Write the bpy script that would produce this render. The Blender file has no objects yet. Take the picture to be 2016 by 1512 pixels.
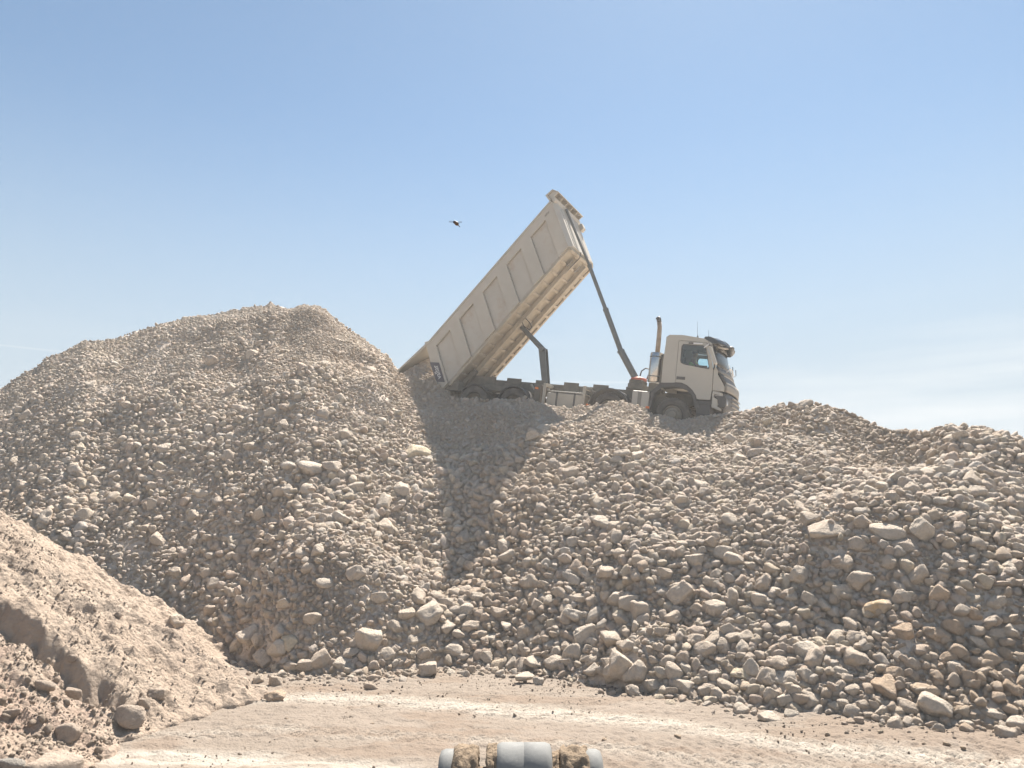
import bpy, bmesh, math, random
import numpy as np
from mathutils import Vector, Matrix, noise as mnoise
from mathutils.geometry import tessellate_polygon

random.seed(7)
rng = np.random.default_rng(11)
S = bpy.context.scene
COL = S.collection
PI = math.pi

# ------------------------------------------------------------------ camera
F, CX, CY = 1500.0, 1008.0, 756.0          # focal length and centre in photo pixels
PITCH = math.atan((1000 - 756) / F)
CAMZ = 3.0
cd = bpy.data.cameras.new('camera')
cd.sensor_width = 36.0
cd.lens = 36.0 * F / 2016.0
cd.clip_start = 0.05
cd.clip_end = 20000
cam = bpy.data.objects.new('camera', cd)
COL.objects.link(cam)
cam.location = (0, 0, CAMZ)
cam.rotation_euler = (PI / 2 + PITCH, 0, 0)
S.camera = cam

# ------------------------------------------------------------------ light
SUN_EL, SUN_AZ = math.radians(56), math.radians(19.5)
w = bpy.data.worlds.new('World')
S.world = w
w.use_nodes = True
nt = w.node_tree
nt.nodes.clear()
N = nt.nodes.new
out = N('ShaderNodeOutputWorld')
bg = N('ShaderNodeBackground')
bg.inputs['Strength'].default_value = 0.050
sky = N('ShaderNodeTexSky')
sky.sky_type = 'NISHITA'
sky.sun_disc = False
sky.sun_elevation = SUN_EL
sky.sun_rotation = SUN_AZ
sky.altitude = 300
sky.air_density = 0.9
sky.dust_density = 0.35
sky.ozone_density = 1.0
tc = N('ShaderNodeTexCoord')
sep = N('ShaderNodeSeparateXYZ')
nt.links.new(tc.outputs['Generated'], sep.inputs[0])


def wm(op, a, b=None, c=None):
    n = N('ShaderNodeMath')
    n.operation = op
    for i, v in enumerate((a, b, c)):
        if v is None:
            continue
        if isinstance(v, (int, float)):
            n.inputs[i].default_value = v
        else:
            nt.links.new(v, n.inputs[i])
    return n.outputs[0]


# thin cirrus sheets, low in the sky, stretched sideways
mp = N('ShaderNodeMapping')
mp.inputs['Scale'].default_value = (1.6, 1.6, 16.0)
mp.inputs['Rotation'].default_value = (0, math.radians(-5), 0)
nt.links.new(tc.outputs['Generated'], mp.inputs[0])
nz = N('ShaderNodeTexNoise')
nz.inputs['Scale'].default_value = 1.5
nz.inputs['Detail'].default_value = 5
nz.inputs['Roughness'].default_value = 0.5
nt.links.new(mp.outputs[0], nz.inputs['Vector'])
mr = N('ShaderNodeMapRange')
mr.inputs['From Min'].default_value = 0.42
mr.inputs['From Max'].default_value = 0.66
nt.links.new(nz.outputs['Fac'], mr.inputs['Value'])
low = N('ShaderNodeMapRange')
low.interpolation_type = 'SMOOTHSTEP'
low.inputs['From Min'].default_value = 0.27
low.inputs['From Max'].default_value = 0.10
nt.links.new(sep.outputs['Z'], low.inputs['Value'])
cl = wm('MULTIPLY', mr.outputs[0], low.outputs[0])
# side where the cirrus is thicker
sd = N('ShaderNodeMapRange')
sd.inputs['From Min'].default_value = -0.1
sd.inputs['From Max'].default_value = 0.6
sd.inputs['To Min'].default_value = 0.25
nt.links.new(sep.outputs['X'], sd.inputs['Value'])
cl = wm('MULTIPLY', cl, sd.outputs[0])
# one thin contrail low on the right
# a broad soft streak rising to the right and a pale bank under it
stz = wm('MULTIPLY_ADD', sep.outputs['X'], 0.03, 0.152)
sd1 = wm('DIVIDE', wm('SUBTRACT', sep.outputs['Z'], stz), 0.0085)
st1 = wm('EXPONENT', wm('MULTIPLY', wm('MULTIPLY', sd1, sd1), -1.0))
fa1 = N('ShaderNodeMapRange')
fa1.interpolation_type = 'SMOOTHSTEP'
fa1.inputs['From Min'].default_value = 0.33
fa1.inputs['From Max'].default_value = 0.52
nt.links.new(sep.outputs['X'], fa1.inputs['Value'])
nmod = wm('MULTIPLY_ADD', nz.outputs['Fac'], 1.3, -0.1)
st1 = wm('MULTIPLY', wm('MULTIPLY', st1, fa1.outputs[0]), wm('MULTIPLY', nmod, 0.75))
bk = N('ShaderNodeMapRange')
bk.interpolation_type = 'SMOOTHSTEP'
bk.inputs['From Min'].default_value = 0.135
bk.inputs['From Max'].default_value = 0.075
nt.links.new(sep.outputs['Z'], bk.inputs['Value'])
bk2 = wm('MULTIPLY', wm('MULTIPLY', bk.outputs[0], fa1.outputs[0]), wm('MULTIPLY', nmod, 0.9))
cl = wm('MAXIMUM', cl, wm('MAXIMUM', st1, bk2))
tilt = wm('MULTIPLY_ADD', sep.outputs['X'], -0.02, 0.164)
dz = wm('DIVIDE', wm('SUBTRACT', sep.outputs['Z'], tilt), 0.0011)
ct = wm('EXPONENT', wm('MULTIPLY', wm('MULTIPLY', dz, dz), -1.0))
fad = N('ShaderNodeMapRange')
fad.inputs['From Min'].default_value = 0.52
fad.inputs['From Max'].default_value = 0.25
nt.links.new(sep.outputs['X'], fad.inputs['Value'])
ct = wm('MULTIPLY', wm('MULTIPLY', ct, fad.outputs[0]), 0.3)
cl = wm('MAXIMUM', wm('MULTIPLY', cl, 0.75), ct)
cl = wm('MINIMUM', cl, 0.9)
mix = N('ShaderNodeMix')
mix.data_type = 'RGBA'
nt.links.new(cl, mix.inputs[0])
hs = N('ShaderNodeHueSaturation')
hs.inputs['Saturation'].default_value = 0.92
hs.inputs['Value'].default_value = 1.0
nt.links.new(sky.outputs[0], hs.inputs['Color'])
tn = N('ShaderNodeMix')
tn.data_type = 'RGBA'
tn.blend_type = 'MULTIPLY'
tn.inputs[0].default_value = 1.0
nt.links.new(hs.outputs[0], tn.inputs[6])
tn.inputs[7].default_value = (0.81, 0.95, 0.945, 1)
# pale air near the horizon
hzf = N('ShaderNodeMapRange')
hzf.interpolation_type = 'SMOOTHSTEP'
hzf.inputs['From Min'].default_value = 0.50
hzf.inputs['From Max'].default_value = 0.10
hzf.inputs['To Max'].default_value = 0.93
nt.links.new(sep.outputs['Z'], hzf.inputs['Value'])
hm_ = N('ShaderNodeMix')
hm_.data_type = 'RGBA'
nt.links.new(hzf.outputs[0], hm_.inputs[0])
nt.links.new(tn.outputs[2], hm_.inputs[6])
hm_.inputs[7].default_value = (3.45, 4.15, 4.75, 1)
nt.links.new(hm_.outputs[2], mix.inputs[6])
mix.inputs[7].default_value = (5.8, 6.05, 6.2, 1)
nt.links.new(mix.outputs[2], bg.inputs['Color'])
nt.links.new(bg.outputs[0], out.inputs[0])

sl = bpy.data.lights.new('sun', 'SUN')
sl.energy = 4.3
sl.angle = math.radians(0.6)
sl.color = (1.0, 0.935, 0.845)
so = bpy.data.objects.new('sun', sl)
COL.objects.link(so)
sdir = Vector((math.cos(SUN_EL) * math.sin(SUN_AZ), math.cos(SUN_EL) * math.cos(SUN_AZ), math.sin(SUN_EL)))
so.rotation_euler = sdir.to_track_quat('Z', 'Y').to_euler()
so.location = (0, 0, 60)

S.view_settings.view_transform = 'Standard'
S.view_settings.look = 'None'
S.view_settings.exposure = 1.62
S.view_settings.gamma = 1.0
S.view_settings.use_curve_mapping = False
S.cycles.max_bounces = 12
S.cycles.diffuse_bounces = 10
S.cycles.use_denoising = True

# ------------------------------------------------------------------ measuring helpers
cP, sP = math.cos(PITCH), math.sin(PITCH)


def ray(px, py):
    u, v = (px - CX) / F, -(py - CY) / F
    return np.array([u, cP - sP * v, sP + cP * v])


def atY(px, py, Y):
    r = ray(px, py)
    return np.array([0, 0, CAMZ]) + r * Y / r[1]


def project(p):
    d = np.asarray(p, float) - np.array([0, 0, CAMZ])
    z = d[..., 1] * cP + d[..., 2] * sP
    return CX + F * d[..., 0] / z, CY - F * (-d[..., 1] * sP + d[..., 2] * cP) / z


# ------------------------------------------------------------------ materials
def mat(name, col, rough=0.7, metal=0.0, var=0.0, scale=4.0, bump=0.0, bscale=30.0, dust=0.0,
        dustcol=(0.40, 0.33, 0.25), spec=0.5, stain=None, stain_amt=0.0, stain_scale=2.0, inst=0.0):
    m = bpy.data.materials.new(name)
    m.use_nodes = True
    t = m.node_tree
    b = t.nodes['Principled BSDF']
    b.inputs['Roughness'].default_value = rough
    b.inputs['Metallic'].default_value = metal
    b.inputs['Specular IOR Level'].default_value = spec
    tc = t.nodes.new('ShaderNodeTexCoord')
    base = t.nodes.new('ShaderNodeRGB')
    base.outputs[0].default_value = (*col, 1)
    cur = base.outputs[0]

    def noise(sc, det=6, rg=0.6):
        n = t.nodes.new('ShaderNodeTexNoise')
        n.inputs['Scale'].default_value = sc
        n.inputs['Detail'].default_value = det
        n.inputs['Roughness'].default_value = rg
        t.links.new(tc.outputs['Object'], n.inputs['Vector'])
        return n.outputs['Fac']

    def mapr(v, a, b_, c=0.0, d=1.0):
        n = t.nodes.new('ShaderNodeMapRange')
        n.inputs['From Min'].default_value = a
        n.inputs['From Max'].default_value = b_
        n.inputs['To Min'].default_value = c
        n.inputs['To Max'].default_value = d
        t.links.new(v, n.inputs['Value'])
        return n.outputs[0]

    def mixc(f, a, b_):
        n = t.nodes.new('ShaderNodeMix')
        n.data_type = 'RGBA'
        t.links.new(f, n.inputs[0])
        t.links.new(a, n.inputs[6])
        if isinstance(b_, tuple):
            n.inputs[7].default_value = (*b_, 1)
        else:
            t.links.new(b_, n.inputs[7])
        return n.outputs[2]
    if var:
        h = t.nodes.new('ShaderNodeHueSaturation')
        t.links.new(mapr(noise(scale), 0.3, 0.7, 1 - var, 1 + var), h.inputs['Value'])
        t.links.new(cur, h.inputs['Color'])
        cur = h.outputs[0]
    if stain is not None:
        cur = mixc(mapr(noise(stain_scale, 8, 0.7), 0.52, 0.72, 0, stain_amt), cur, stain)
    if dust:
        cur = mixc(mapr(noise(3.1, 8, 0.65), 0.3, 0.7, dust * 0.35, min(1, dust * 1.5)), cur, dustcol)
    t.links.new(cur, b.inputs['Base Color'])
    if bump:
        bn = t.nodes.new('ShaderNodeBump')
        bn.inputs['Strength'].default_value = bump
        bn.inputs['Distance'].default_value = 0.02
        t.links.new(noise(bscale, 8, 0.65), bn.inputs['Height'])
        t.links.new(bn.outputs[0], b.inputs['Normal'])
    return m


def rock_mat(name, c1, c2, c3, bscale=9.0, inst=True, dustlook=0.5):
    """limestone: three tones chosen per stone, mottling, fine grain relief, pale dust on it"""
    m = bpy.data.materials.new(name)
    m.use_nodes = True
    t = m.node_tree
    L = t.links.new
    b = t.nodes['Principled BSDF']
    b.inputs['Roughness'].default_value = 0.92
    b.inputs['Specular IOR Level'].default_value = 0.25
    oi = t.nodes.new('ShaderNodeObjectInfo')
    tc = t.nodes.new('ShaderNodeTexCoord')
    at = t.nodes.new('ShaderNodeAttribute')
    at.attribute_type = 'INSTANCER' if inst else 'OBJECT'
    at.attribute_name = 'tint'
    cr = t.nodes.new('ShaderNodeValToRGB')
    cr.color_ramp.elements[0].position = 0.0
    cr.color_ramp.elements[0].color = (*c1, 1)
    cr.color_ramp.elements[1].position = 1.0
    cr.color_ramp.elements[1].color = (*c3, 1)
    e = cr.color_ramp.elements.new(0.55)
    e.color = (*c2, 1)
    if name == 'limestone':
        for pos_, col_ in ((0.2, (0.64, 0.51, 0.415)), (0.38, (0.60, 0.545, 0.48)), (0.72, (0.69, 0.59, 0.45)), (0.86, (0.67, 0.555, 0.46))):
            e = cr.color_ramp.elements.new(pos_)
            e.color = (*col_, 1)
    L(oi.outputs['Random'], cr.inputs[0])
    n1 = t.nodes.new('ShaderNodeTexNoise')
    n1.noise_dimensions = '4D'
    n1.inputs['Scale'].default_value = 3.0
    n1.inputs['Detail'].default_value = 8
    n1.inputs['Roughness'].default_value = 0.65
    L(tc.outputs['Object'], n1.inputs['Vector'])
    mw = t.nodes.new('ShaderNodeMath')
    mw.operation = 'MULTIPLY'
    mw.inputs[1].default_value = 37.0
    L(oi.outputs['Random'], mw.inputs[0])
    L(mw.outputs[0], n1.inputs['W'])
    mr = t.nodes.new('ShaderNodeMapRange')
    mr.inputs['From Min'].default_value = 0.3
    mr.inputs['From Max'].default_value = 0.7
    mr.inputs['To Min'].default_value = 0.80
    mr.inputs['To Max'].default_value = 1.18
    L(n1.outputs['Fac'], mr.inputs['Value'])
    hs = t.nodes.new('ShaderNodeHueSaturation')
    L(cr.outputs[0], hs.inputs['Color'])
    L(mr.outputs[0], hs.inputs['Value'])
    # pale quarry dust in patches
    mx = t.nodes.new('ShaderNodeMix')
    mx.data_type = 'RGBA'
    md = t.nodes.new('ShaderNodeMapRange')
    md.inputs['From Min'].default_value = 0.42
    md.inputs['From Max'].default_value = 0.66
    md.inputs['To Max'].default_value = dustlook
    n2 = t.nodes.new('ShaderNodeTexNoise')
    n2.inputs['Scale'].default_value = 1.7
    n2.inputs['Detail'].default_value = 6
    L(tc.outputs['Object'], n2.inputs['Vector'])
    L(n2.outputs['Fac'], md.inputs['Value'])
    L(md.outputs[0], mx.inputs[0])
    mt_ = t.nodes.new('ShaderNodeMix')
    mt_.data_type = 'RGBA'
    L(at.outputs['Fac'], mt_.inputs[0])
    L(hs.outputs[0], mt_.inputs[6])
    mt_.inputs[7].default_value = (0.53, 0.40, 0.285, 1)
    L(mt_.outputs[2], mx.inputs[6])
    mx.inputs[7].default_value = (0.70, 0.59, 0.48, 1) if inst else (0.62, 0.53, 0.44, 1)
    L(mx.outputs[2], b.inputs['Base Color'])
    bn = t.nodes.new('ShaderNodeBump')
    bn.inputs['Strength'].default_value = 0.9
    bn.inputs['Distance'].default_value = 0.09
    n3 = t.nodes.new('ShaderNodeTexNoise')
    n3.inputs['Scale'].default_value = bscale
    n3.inputs['Detail'].default_value = 9
    n3.inputs['Roughness'].default_value = 0.7
    L(tc.outputs['Object'], n3.inputs['Vector'])
    L(n3.outputs['Fac'], bn.inputs['Height'])
    L(bn.outputs[0], b.inputs['Normal'])
    return m


def soil_mat(name, ca, cb, cc, s1=0.35, s2=9.0, tracks=False, pebble=30.0, bdist=0.03):
    """dry dusty soil in world metres: broad tone, gravel specks and fine relief"""
    m = bpy.data.materials.new(name)
    m.use_nodes = True
    t = m.node_tree
    L = t.links.new
    b = t.nodes['Principled BSDF']
    b.inputs['Roughness'].default_value = 0.95
    b.inputs['Specular IOR Level'].default_value = 0.15
    geo = t.nodes.new('ShaderNodeNewGeometry')

    def noi(sc, det=8, rg=0.62):
        n = t.nodes.new('ShaderNodeTexNoise')
        n.inputs['Scale'].default_value = sc
        n.inputs['Detail'].default_value = det
        n.inputs['Roughness'].default_value = rg
        L(geo.outputs['Position'], n.inputs['Vector'])
        return n.outputs['Fac']

    def mapr(v, a, b_, c=0.0, d=1.0):
        n = t.nodes.new('ShaderNodeMapRange')
        n.inputs['From Min'].default_value = a
        n.inputs['From Max'].default_value = b_
        n.inputs['To Min'].default_value = c
        n.inputs['To Max'].default_value = d
        L(v, n.inputs['Value'])
        return n.outputs[0]

    def mixc(f, a, b_):
        n = t.nodes.new('ShaderNodeMix')
        n.data_type = 'RGBA'
        L(f, n.inputs[0])
        for i, v in ((6, a), (7, b_)):
            if isinstance(v, tuple):
                n.inputs[i].default_value = (*v, 1)
            else:
                L(v, n.inputs[i])
        return n.outputs[2]
    c = mixc(mapr(noi(s1), 0.38, 0.62), ca, cb)
    c = mixc(mapr(noi(s2), 0.5, 0.72, 0, 0.7), c, cc)
    if tracks:
        at = t.nodes.new('ShaderNodeAttribute')
        at.attribute_name = 'track'
        c = mixc(at.outputs['Fac'], c, (0.411, 0.370, 0.318))
        at2 = t.nodes.new('ShaderNodeAttribute')
        at2.attribute_name = 'loose'
        c = mixc(at2.outputs['Fac'], c, (0.224, 0.172, 0.132))
    else:
        at = t.nodes.new('ShaderNodeAttribute')
        at.attribute_name = 'red'
        c = mixc(at.outputs['Fac'], c, (0.336, 0.224, 0.176))
    L(c, b.inputs['Base Color'])
    bn = t.nodes.new('ShaderNodeBump')
    bn.inputs['Strength'].default_value = 0.8
    bn.inputs['Distance'].default_value = bdist
    vo = t.nodes.new('ShaderNodeTexVoronoi')
    vo.inputs['Scale'].default_value = pebble
    L(geo.outputs['Position'], vo.inputs['Vector'])
    ad = t.nodes.new('ShaderNodeMath')
    ad.operation = 'SUBTRACT'
    L(noi(pebble * 0.8, 9, 0.7), ad.inputs[0])
    hv = t.nodes.new('ShaderNodeMath')
    hv.operation = 'MULTIPLY'
    hv.inputs[1].default_value = 0.35
    L(vo.outputs['Distance'], hv.inputs[0])
    L(hv.outputs[0], ad.inputs[1])
    L(ad.outputs[0], bn.inputs['Height'])
    L(bn.outputs[0], b.inputs['Normal'])
    return m


def glass_mat(name, tint, refl=0.12):
    m = bpy.data.materials.new(name)
    m.use_nodes = True
    t = m.node_tree
    t.nodes.clear()
    o = t.nodes.new('ShaderNodeOutputMaterial')
    tr = t.nodes.new('ShaderNodeBsdfTransparent')
    tr.inputs[0].default_value = (*tint, 1)
    gl = t.nodes.new('ShaderNodeBsdfGlossy')
    gl.inputs['Roughness'].default_value = 0.04
    fr = t.nodes.new('ShaderNodeFresnel')
    fr.inputs[0].default_value = 1.5
    mx = t.nodes.new('ShaderNodeMixShader')
    t.links.new(fr.outputs[0], mx.inputs[0])
    t.links.new(tr.outputs[0], mx.inputs[1])
    t.links.new(gl.outputs[0], mx.inputs[2])
    t.links.new(mx.outputs[0], o.inputs[0])
    return m


M = {}
M['stone'] = rock_mat('limestone', (0.59, 0.475, 0.375), (0.66, 0.55, 0.44), (0.77, 0.69, 0.58), 7.0)
M['boulder'] = rock_mat('limestone_block', (0.54, 0.445, 0.355), (0.60, 0.505, 0.405), (0.65, 0.565, 0.465), 5.0, False, 0.45)
M['boulder_sand'] = rock_mat('sandy_block', (0.449, 0.353, 0.278), (0.492, 0.395, 0.315), (0.525, 0.428, 0.342), 6.0, False, 0.3)
M['boulder_grey'] = rock_mat('grey_block', (0.33, 0.30, 0.27), (0.36, 0.33, 0.295), (0.39, 0.36, 0.32), 6.0, False, 0.25)
M['boulder_brown'] = rock_mat('ochre_stone', (0.532, 0.399, 0.285), (0.570, 0.427, 0.304), (0.580, 0.446, 0.323), 6.0, False, 0.25)
M['boulder_yellow'] = rock_mat('yellow_stone', (0.66, 0.55, 0.39), (0.68, 0.57, 0.41), (0.70, 0.60, 0.44), 6.0, False, 0.2)
M['boulder_orange'] = rock_mat('rusty_stone', (0.55, 0.40, 0.24), (0.55, 0.41, 0.26), (0.55, 0.42, 0.28), 3.0, False, 0.75)
M['clod'] = rock_mat('soil_clods', (0.440, 0.339, 0.259), (0.474, 0.378, 0.295), (0.510, 0.413, 0.326), 9.0)
M['mound'] = soil_mat('quarry_fines', (0.580, 0.483, 0.396), (0.616, 0.520, 0.428), (0.534, 0.437, 0.354), 0.5, 5.0, pebble=16, bdist=0.07)
M['sand'] = soil_mat('sandy_soil', (0.383, 0.303, 0.238), (0.414, 0.334, 0.265), (0.344, 0.268, 0.208), 0.8, 6.0, pebble=15, bdist=0.10)
M['ground'] = soil_mat('dusty_ground', (0.236, 0.195, 0.158), (0.264, 0.219, 0.180), (0.195, 0.156, 0.123), 0.45, 9.0, True, 26, 0.035)

PAINT = (0.474, 0.446, 0.386)
M['cab_paint'] = mat('cream_paint', PAINT, 0.45, 0, 0.05, 2, 0.03, 40, dust=0.12, dustcol=(0.45, 0.38, 0.29))
M['body_paint'] = mat('cream_steel', PAINT, 0.6, 0, 0.07, 1.2, 0.06, 12, dust=0.22, stain=(0.47, 0.36, 0.27), stain_amt=0.35, stain_scale=1.1)
M['panel_paint'] = mat('cream_panel', (0.474, 0.446, 0.391), 0.6, 0, 0.06, 1.0, 0.08, 3.0, dust=0.2, stain=(0.372, 0.242, 0.149), stain_amt=0.8, stain_scale=1.3)
M['under'] = mat('dusty_underside', (0.419, 0.367, 0.288), 0.85, 0, 0.15, 3, 0.25, 18, stain=(0.353, 0.251, 0.158), stain_amt=0.6, stain_scale=1.4)
M['chassis'] = mat('dusty_chassis_paint', (0.075, 0.075, 0.064), 0.8, 0, 0.2, 3, 0.15, 25, dust=0.25)
M['black'] = mat('black_plastic', (0.045, 0.047, 0.05), 0.55, 0, 0.1, 5, 0.05, 40, dust=0.10)
M['smoked'] = mat('smoked_acrylic', (0.02, 0.025, 0.03), 0.3, 0, 0.1, 5)
M['grey_plastic'] = mat('grey_plastic', (0.17, 0.165, 0.15), 0.6, 0, 0.1, 5, 0.03, 40, dust=0.12)
M['rubber'] = mat('tyre_rubber', (0.035, 0.035, 0.035), 0.85, 0, 0.1, 6, 0.2, 40, dust=0.22)
M['rim'] = mat('wheel_rim_paint', (0.25, 0.22, 0.18), 0.7, 0.2, 0.15, 5, 0.1, 30, dust=0.5)
M['steel'] = mat('hoist_steel', (0.13, 0.135, 0.13), 0.45, 0.4, 0.1, 5, 0.05, 30, dust=0.04)
M['chrome'] = mat('polished_steel', (0.62, 0.60, 0.57), 0.22, 1.0, 0.1, 3, 0.05, 6, dust=0.10)
M['rust'] = mat('heated_pipe', (0.36, 0.27, 0.19), 0.6, 0.35, 0.25, 5, 0.1, 30)
M['alu'] = mat('grey_tank', (0.44, 0.42, 0.38), 0.5, 0.2, 0.1, 3, 0.05, 20, dust=0.2)
M['tank'] = mat('dusty_tank', (0.46, 0.42, 0.35), 0.6, 0.1, 0.1, 3, 0.05, 20, dust=0.3)
M['red'] = mat('faded_red_paint', (0.55, 0.10, 0.05), 0.55, 0, 0.1, 5, 0.0, dust=0.2)
M['orange'] = mat('orange_lens', (0.85, 0.22, 0.03), 0.3)
M['lens'] = mat('headlight_lens', (0.22, 0.23, 0.24), 0.15, 0.0, spec=0.8)
M['plate'] = mat('dark_blue_plate', (0.045, 0.042, 0.065), 0.5, dust=0.06)
M['white'] = mat('white_print', (0.78, 0.77, 0.75), 0.6)
M['interior'] = mat('cab_lining', (0.055, 0.06, 0.062), 0.9)
M['vest'] = mat('green_vest_cloth', (0.35, 0.85, 0.12), 0.9)
M['skin'] = mat('skin', (0.42, 0.24, 0.16), 0.6)
M['cloth'] = mat('dark_trousers', (0.03, 0.035, 0.05), 0.9)
M['hair'] = mat('dark_hair', (0.02, 0.015, 0.01), 0.8)
M['glass'] = glass_mat('window_glass', (0.88, 0.97, 0.98))
M['wsglass'] = glass_mat('windscreen_glass', (0.80, 0.92, 0.97))
M['mirror'] = mat('mirror_glass', (0.85, 0.87, 0.9), 0.05, 1.0)
M['loader'] = mat('worn_grey_paint', (0.179, 0.184, 0.183), 0.78, 0.0, 0.06, 9, 0.12, 40, dust=0.12, dustcol=(0.563, 0.515, 0.439), stain=(0.301, 0.304, 0.294), stain_amt=0.6, stain_scale=14, spec=0.25)
M['mud'] = mat('caked_mud', (0.290, 0.223, 0.160), 0.95, 0, 0.18, 14, 0.9, 60, spec=0.1)
M['bug'] = mat('brown_chitin', (0.12, 0.065, 0.03), 0.5, 0, 0.2, 300)
M['bug_dark'] = mat('dark_chitin', (0.03, 0.025, 0.04), 0.5)
M['wing'] = glass_mat('wing_membrane', (0.88, 0.87, 0.86))


# ------------------------------------------------------------------ mesh helpers
def link(name, me, parent=None, m=None, smooth=False):
    o = bpy.data.objects.new(name, me)
    COL.objects.link(o)
    if parent is not None:
        o.parent = parent
    if m is not None and not me.materials:
        me.materials.append(m)
    if smooth:
        me.polygons.foreach_set('use_smooth', [True] * len(me.polygons))
    return o


def from_bm(name, bm, m, parent=None, smooth=False, bevel=0.0, seg=2):
    bmesh.ops.recalc_face_normals(bm, faces=bm.faces[:])
    me = bpy.data.meshes.new(name)
    bm.to_mesh(me)
    bm.free()
    o = link(name, me, parent, m, smooth)
    if bevel:
        md = o.modifiers.new('edge', 'BEVEL')
        md.width = bevel
        md.segments = seg
        md.limit_method = 'ANGLE'
        md.angle_limit = math.radians(35)
    return o


def from_bm_each(name, bm, m, parent=None, smooth=False, bevel=0.0):
    """one object per separate piece"""
    bm.verts.index_update()
    bm.faces.index_update()
    bm.faces.ensure_lookup_table()
    seen, res = set(), []
    for f0 in bm.faces:
        if f0.index in seen:
            continue
        st, grp = [f0], []
        seen.add(f0.index)
        while st:
            f = st.pop()
            grp.append(f)
            for e in f.edges:
                for g in e.link_faces:
                    if g.index not in seen:
                        seen.add(g.index)
                        st.append(g)
        nb_, mp_ = bmesh.new(), {}
        for f in grp:
            vs_ = []
            for v in f.verts:
                if v.index not in mp_:
                    mp_[v.index] = nb_.verts.new(v.co)
                vs_.append(mp_[v.index])
            nb_.faces.new(vs_)
        res.append(from_bm(name, nb_, m, parent, smooth, bevel))
    bm.free()
    return res


def b_box(bm, x0, x1, y0, y1, z0, z1, mtx=None):
    vs = [bm.verts.new((x, y, z)) for x in (x0, x1) for y in (y0, y1) for z in (z0, z1)]
    if mtx:
        for v in vs:
            v.co = mtx @ v.co
    for f in ((0, 1, 3, 2), (4, 6, 7, 5), (0, 4, 5, 1), (2, 3, 7, 6), (0, 2, 6, 4), (1, 5, 7, 3)):
        bm.faces.new([vs[i] for i in f])


def b_prism(bm, poly, y0, y1, holes=()):
    """poly in (x,z), extruded along y, optional holes"""
    loops = [poly] + list(holes)
    tri = tessellate_polygon([[Vector((p[0], p[1], 0)) for p in l] for l in loops])
    flat = [p for l in loops for p in l]
    A = [bm.verts.new((p[0], y0, p[1])) for p in flat]
    B = [bm.verts.new((p[0], y1, p[1])) for p in flat]
    for t in tri:
        try:
            bm.faces.new([A[i] for i in t])
            bm.faces.new([B[i] for i in reversed(t)])
        except ValueError:
            pass
    k = 0
    for l in loops:
        n = len(l)
        for i in range(n):
            a, b = k + i, k + (i + 1) % n
            bm.faces.new((A[a], A[b], B[b], B[a]))
        k += n


def b_tube(bm, pts, r, n=12, caps=True):
    pts = [Vector(p) for p in pts]
    rs = r if isinstance(r, (list, tuple)) else [r] * len(pts)
    rings = []
    up = None
    for i, p in enumerate(pts):
        d = (pts[min(i + 1, len(pts) - 1)] - pts[max(i - 1, 0)]).normalized()
        if up is None:
            up = d.orthogonal().normalized()
        else:
            up = (up - d * up.dot(d)).normalized()
        s = d.cross(up)
        rings.append([bm.verts.new(p + (up * math.cos(a) + s * math.sin(a)) * rs[i]) for a in [2 * PI * k / n for k in range(n)]])
    for a, b in zip(rings, rings[1:]):
        for k in range(n):
            bm.faces.new((a[k], a[(k + 1) % n], b[(k + 1) % n], b[k]))
    if caps:
        bm.faces.new(rings[0][::-1])
        bm.faces.new(rings[-1])


def b_lathe(bm, prof, n=40, axis='y', centre=(0, 0, 0)):
    """prof: (radius, offset along axis)"""
    rings = []
    c = Vector(centre)
    for r, h in prof:
        ring = []
        for k in range(n):
            a = 2 * PI * k / n
            if axis == 'y':
                v = Vector((r * math.cos(a), h, r * math.sin(a)))
            elif axis == 'x':
                v = Vector((h, r * math.cos(a), r * math.sin(a)))
            else:
                v = Vector((r * math.cos(a), r * math.sin(a), h))
            ring.append(bm.verts.new(c + v))
        rings.append(ring)
    for a, b in zip(rings, rings[1:]):
        for k in range(n):
            bm.faces.new((a[k], a[(k + 1) % n], b[(k + 1) % n], b[k]))


def b_grid(bm, P):
    """P[i][j] -> Vector, builds a quad sheet"""
    V = [[bm.verts.new(p) for p in row] for row in P]
    for i in range(len(V) - 1):
        for j in range(len(V[0]) - 1):
            bm.faces.new((V[i][j], V[i][j + 1], V[i + 1][j + 1], V[i + 1][j]))


def tag(o, label=None, cat=None, group=None, kind=None):
    if label:
        o['label'] = label
    if cat:
        o['category'] = cat
    if group:
        o['group'] = group
    if kind:
        o['kind'] = kind
    return o


def np_mesh(name, V, Q):
    me = bpy.data.meshes.new(name)
    me.vertices.add(len(V))
    me.vertices.foreach_set('co', np.asarray(V, np.float32).ravel())
    k = Q.shape[1]
    me.loops.add(Q.size)
    me.loops.foreach_set('vertex_index', Q.astype(np.int32).ravel())
    me.polygons.add(len(Q))
    me.polygons.foreach_set('loop_start', np.arange(len(Q), dtype=np.int32) * k)
    me.polygons.foreach_set('loop_total', np.full(len(Q), k, np.int32))
    me.update(calc_edges=True)
    return me


def grid_quads(nx, ny):
    i = np.arange(nx - 1)[:, None] * ny + np.arange(ny - 1)[None, :]
    i = i.ravel()
    return np.stack([i, i + ny, i + ny + 1, i + 1], 1)


# numpy value noise ------------------------------------------------
_tab = rng.random((256, 256)) * 2 - 1


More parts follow.
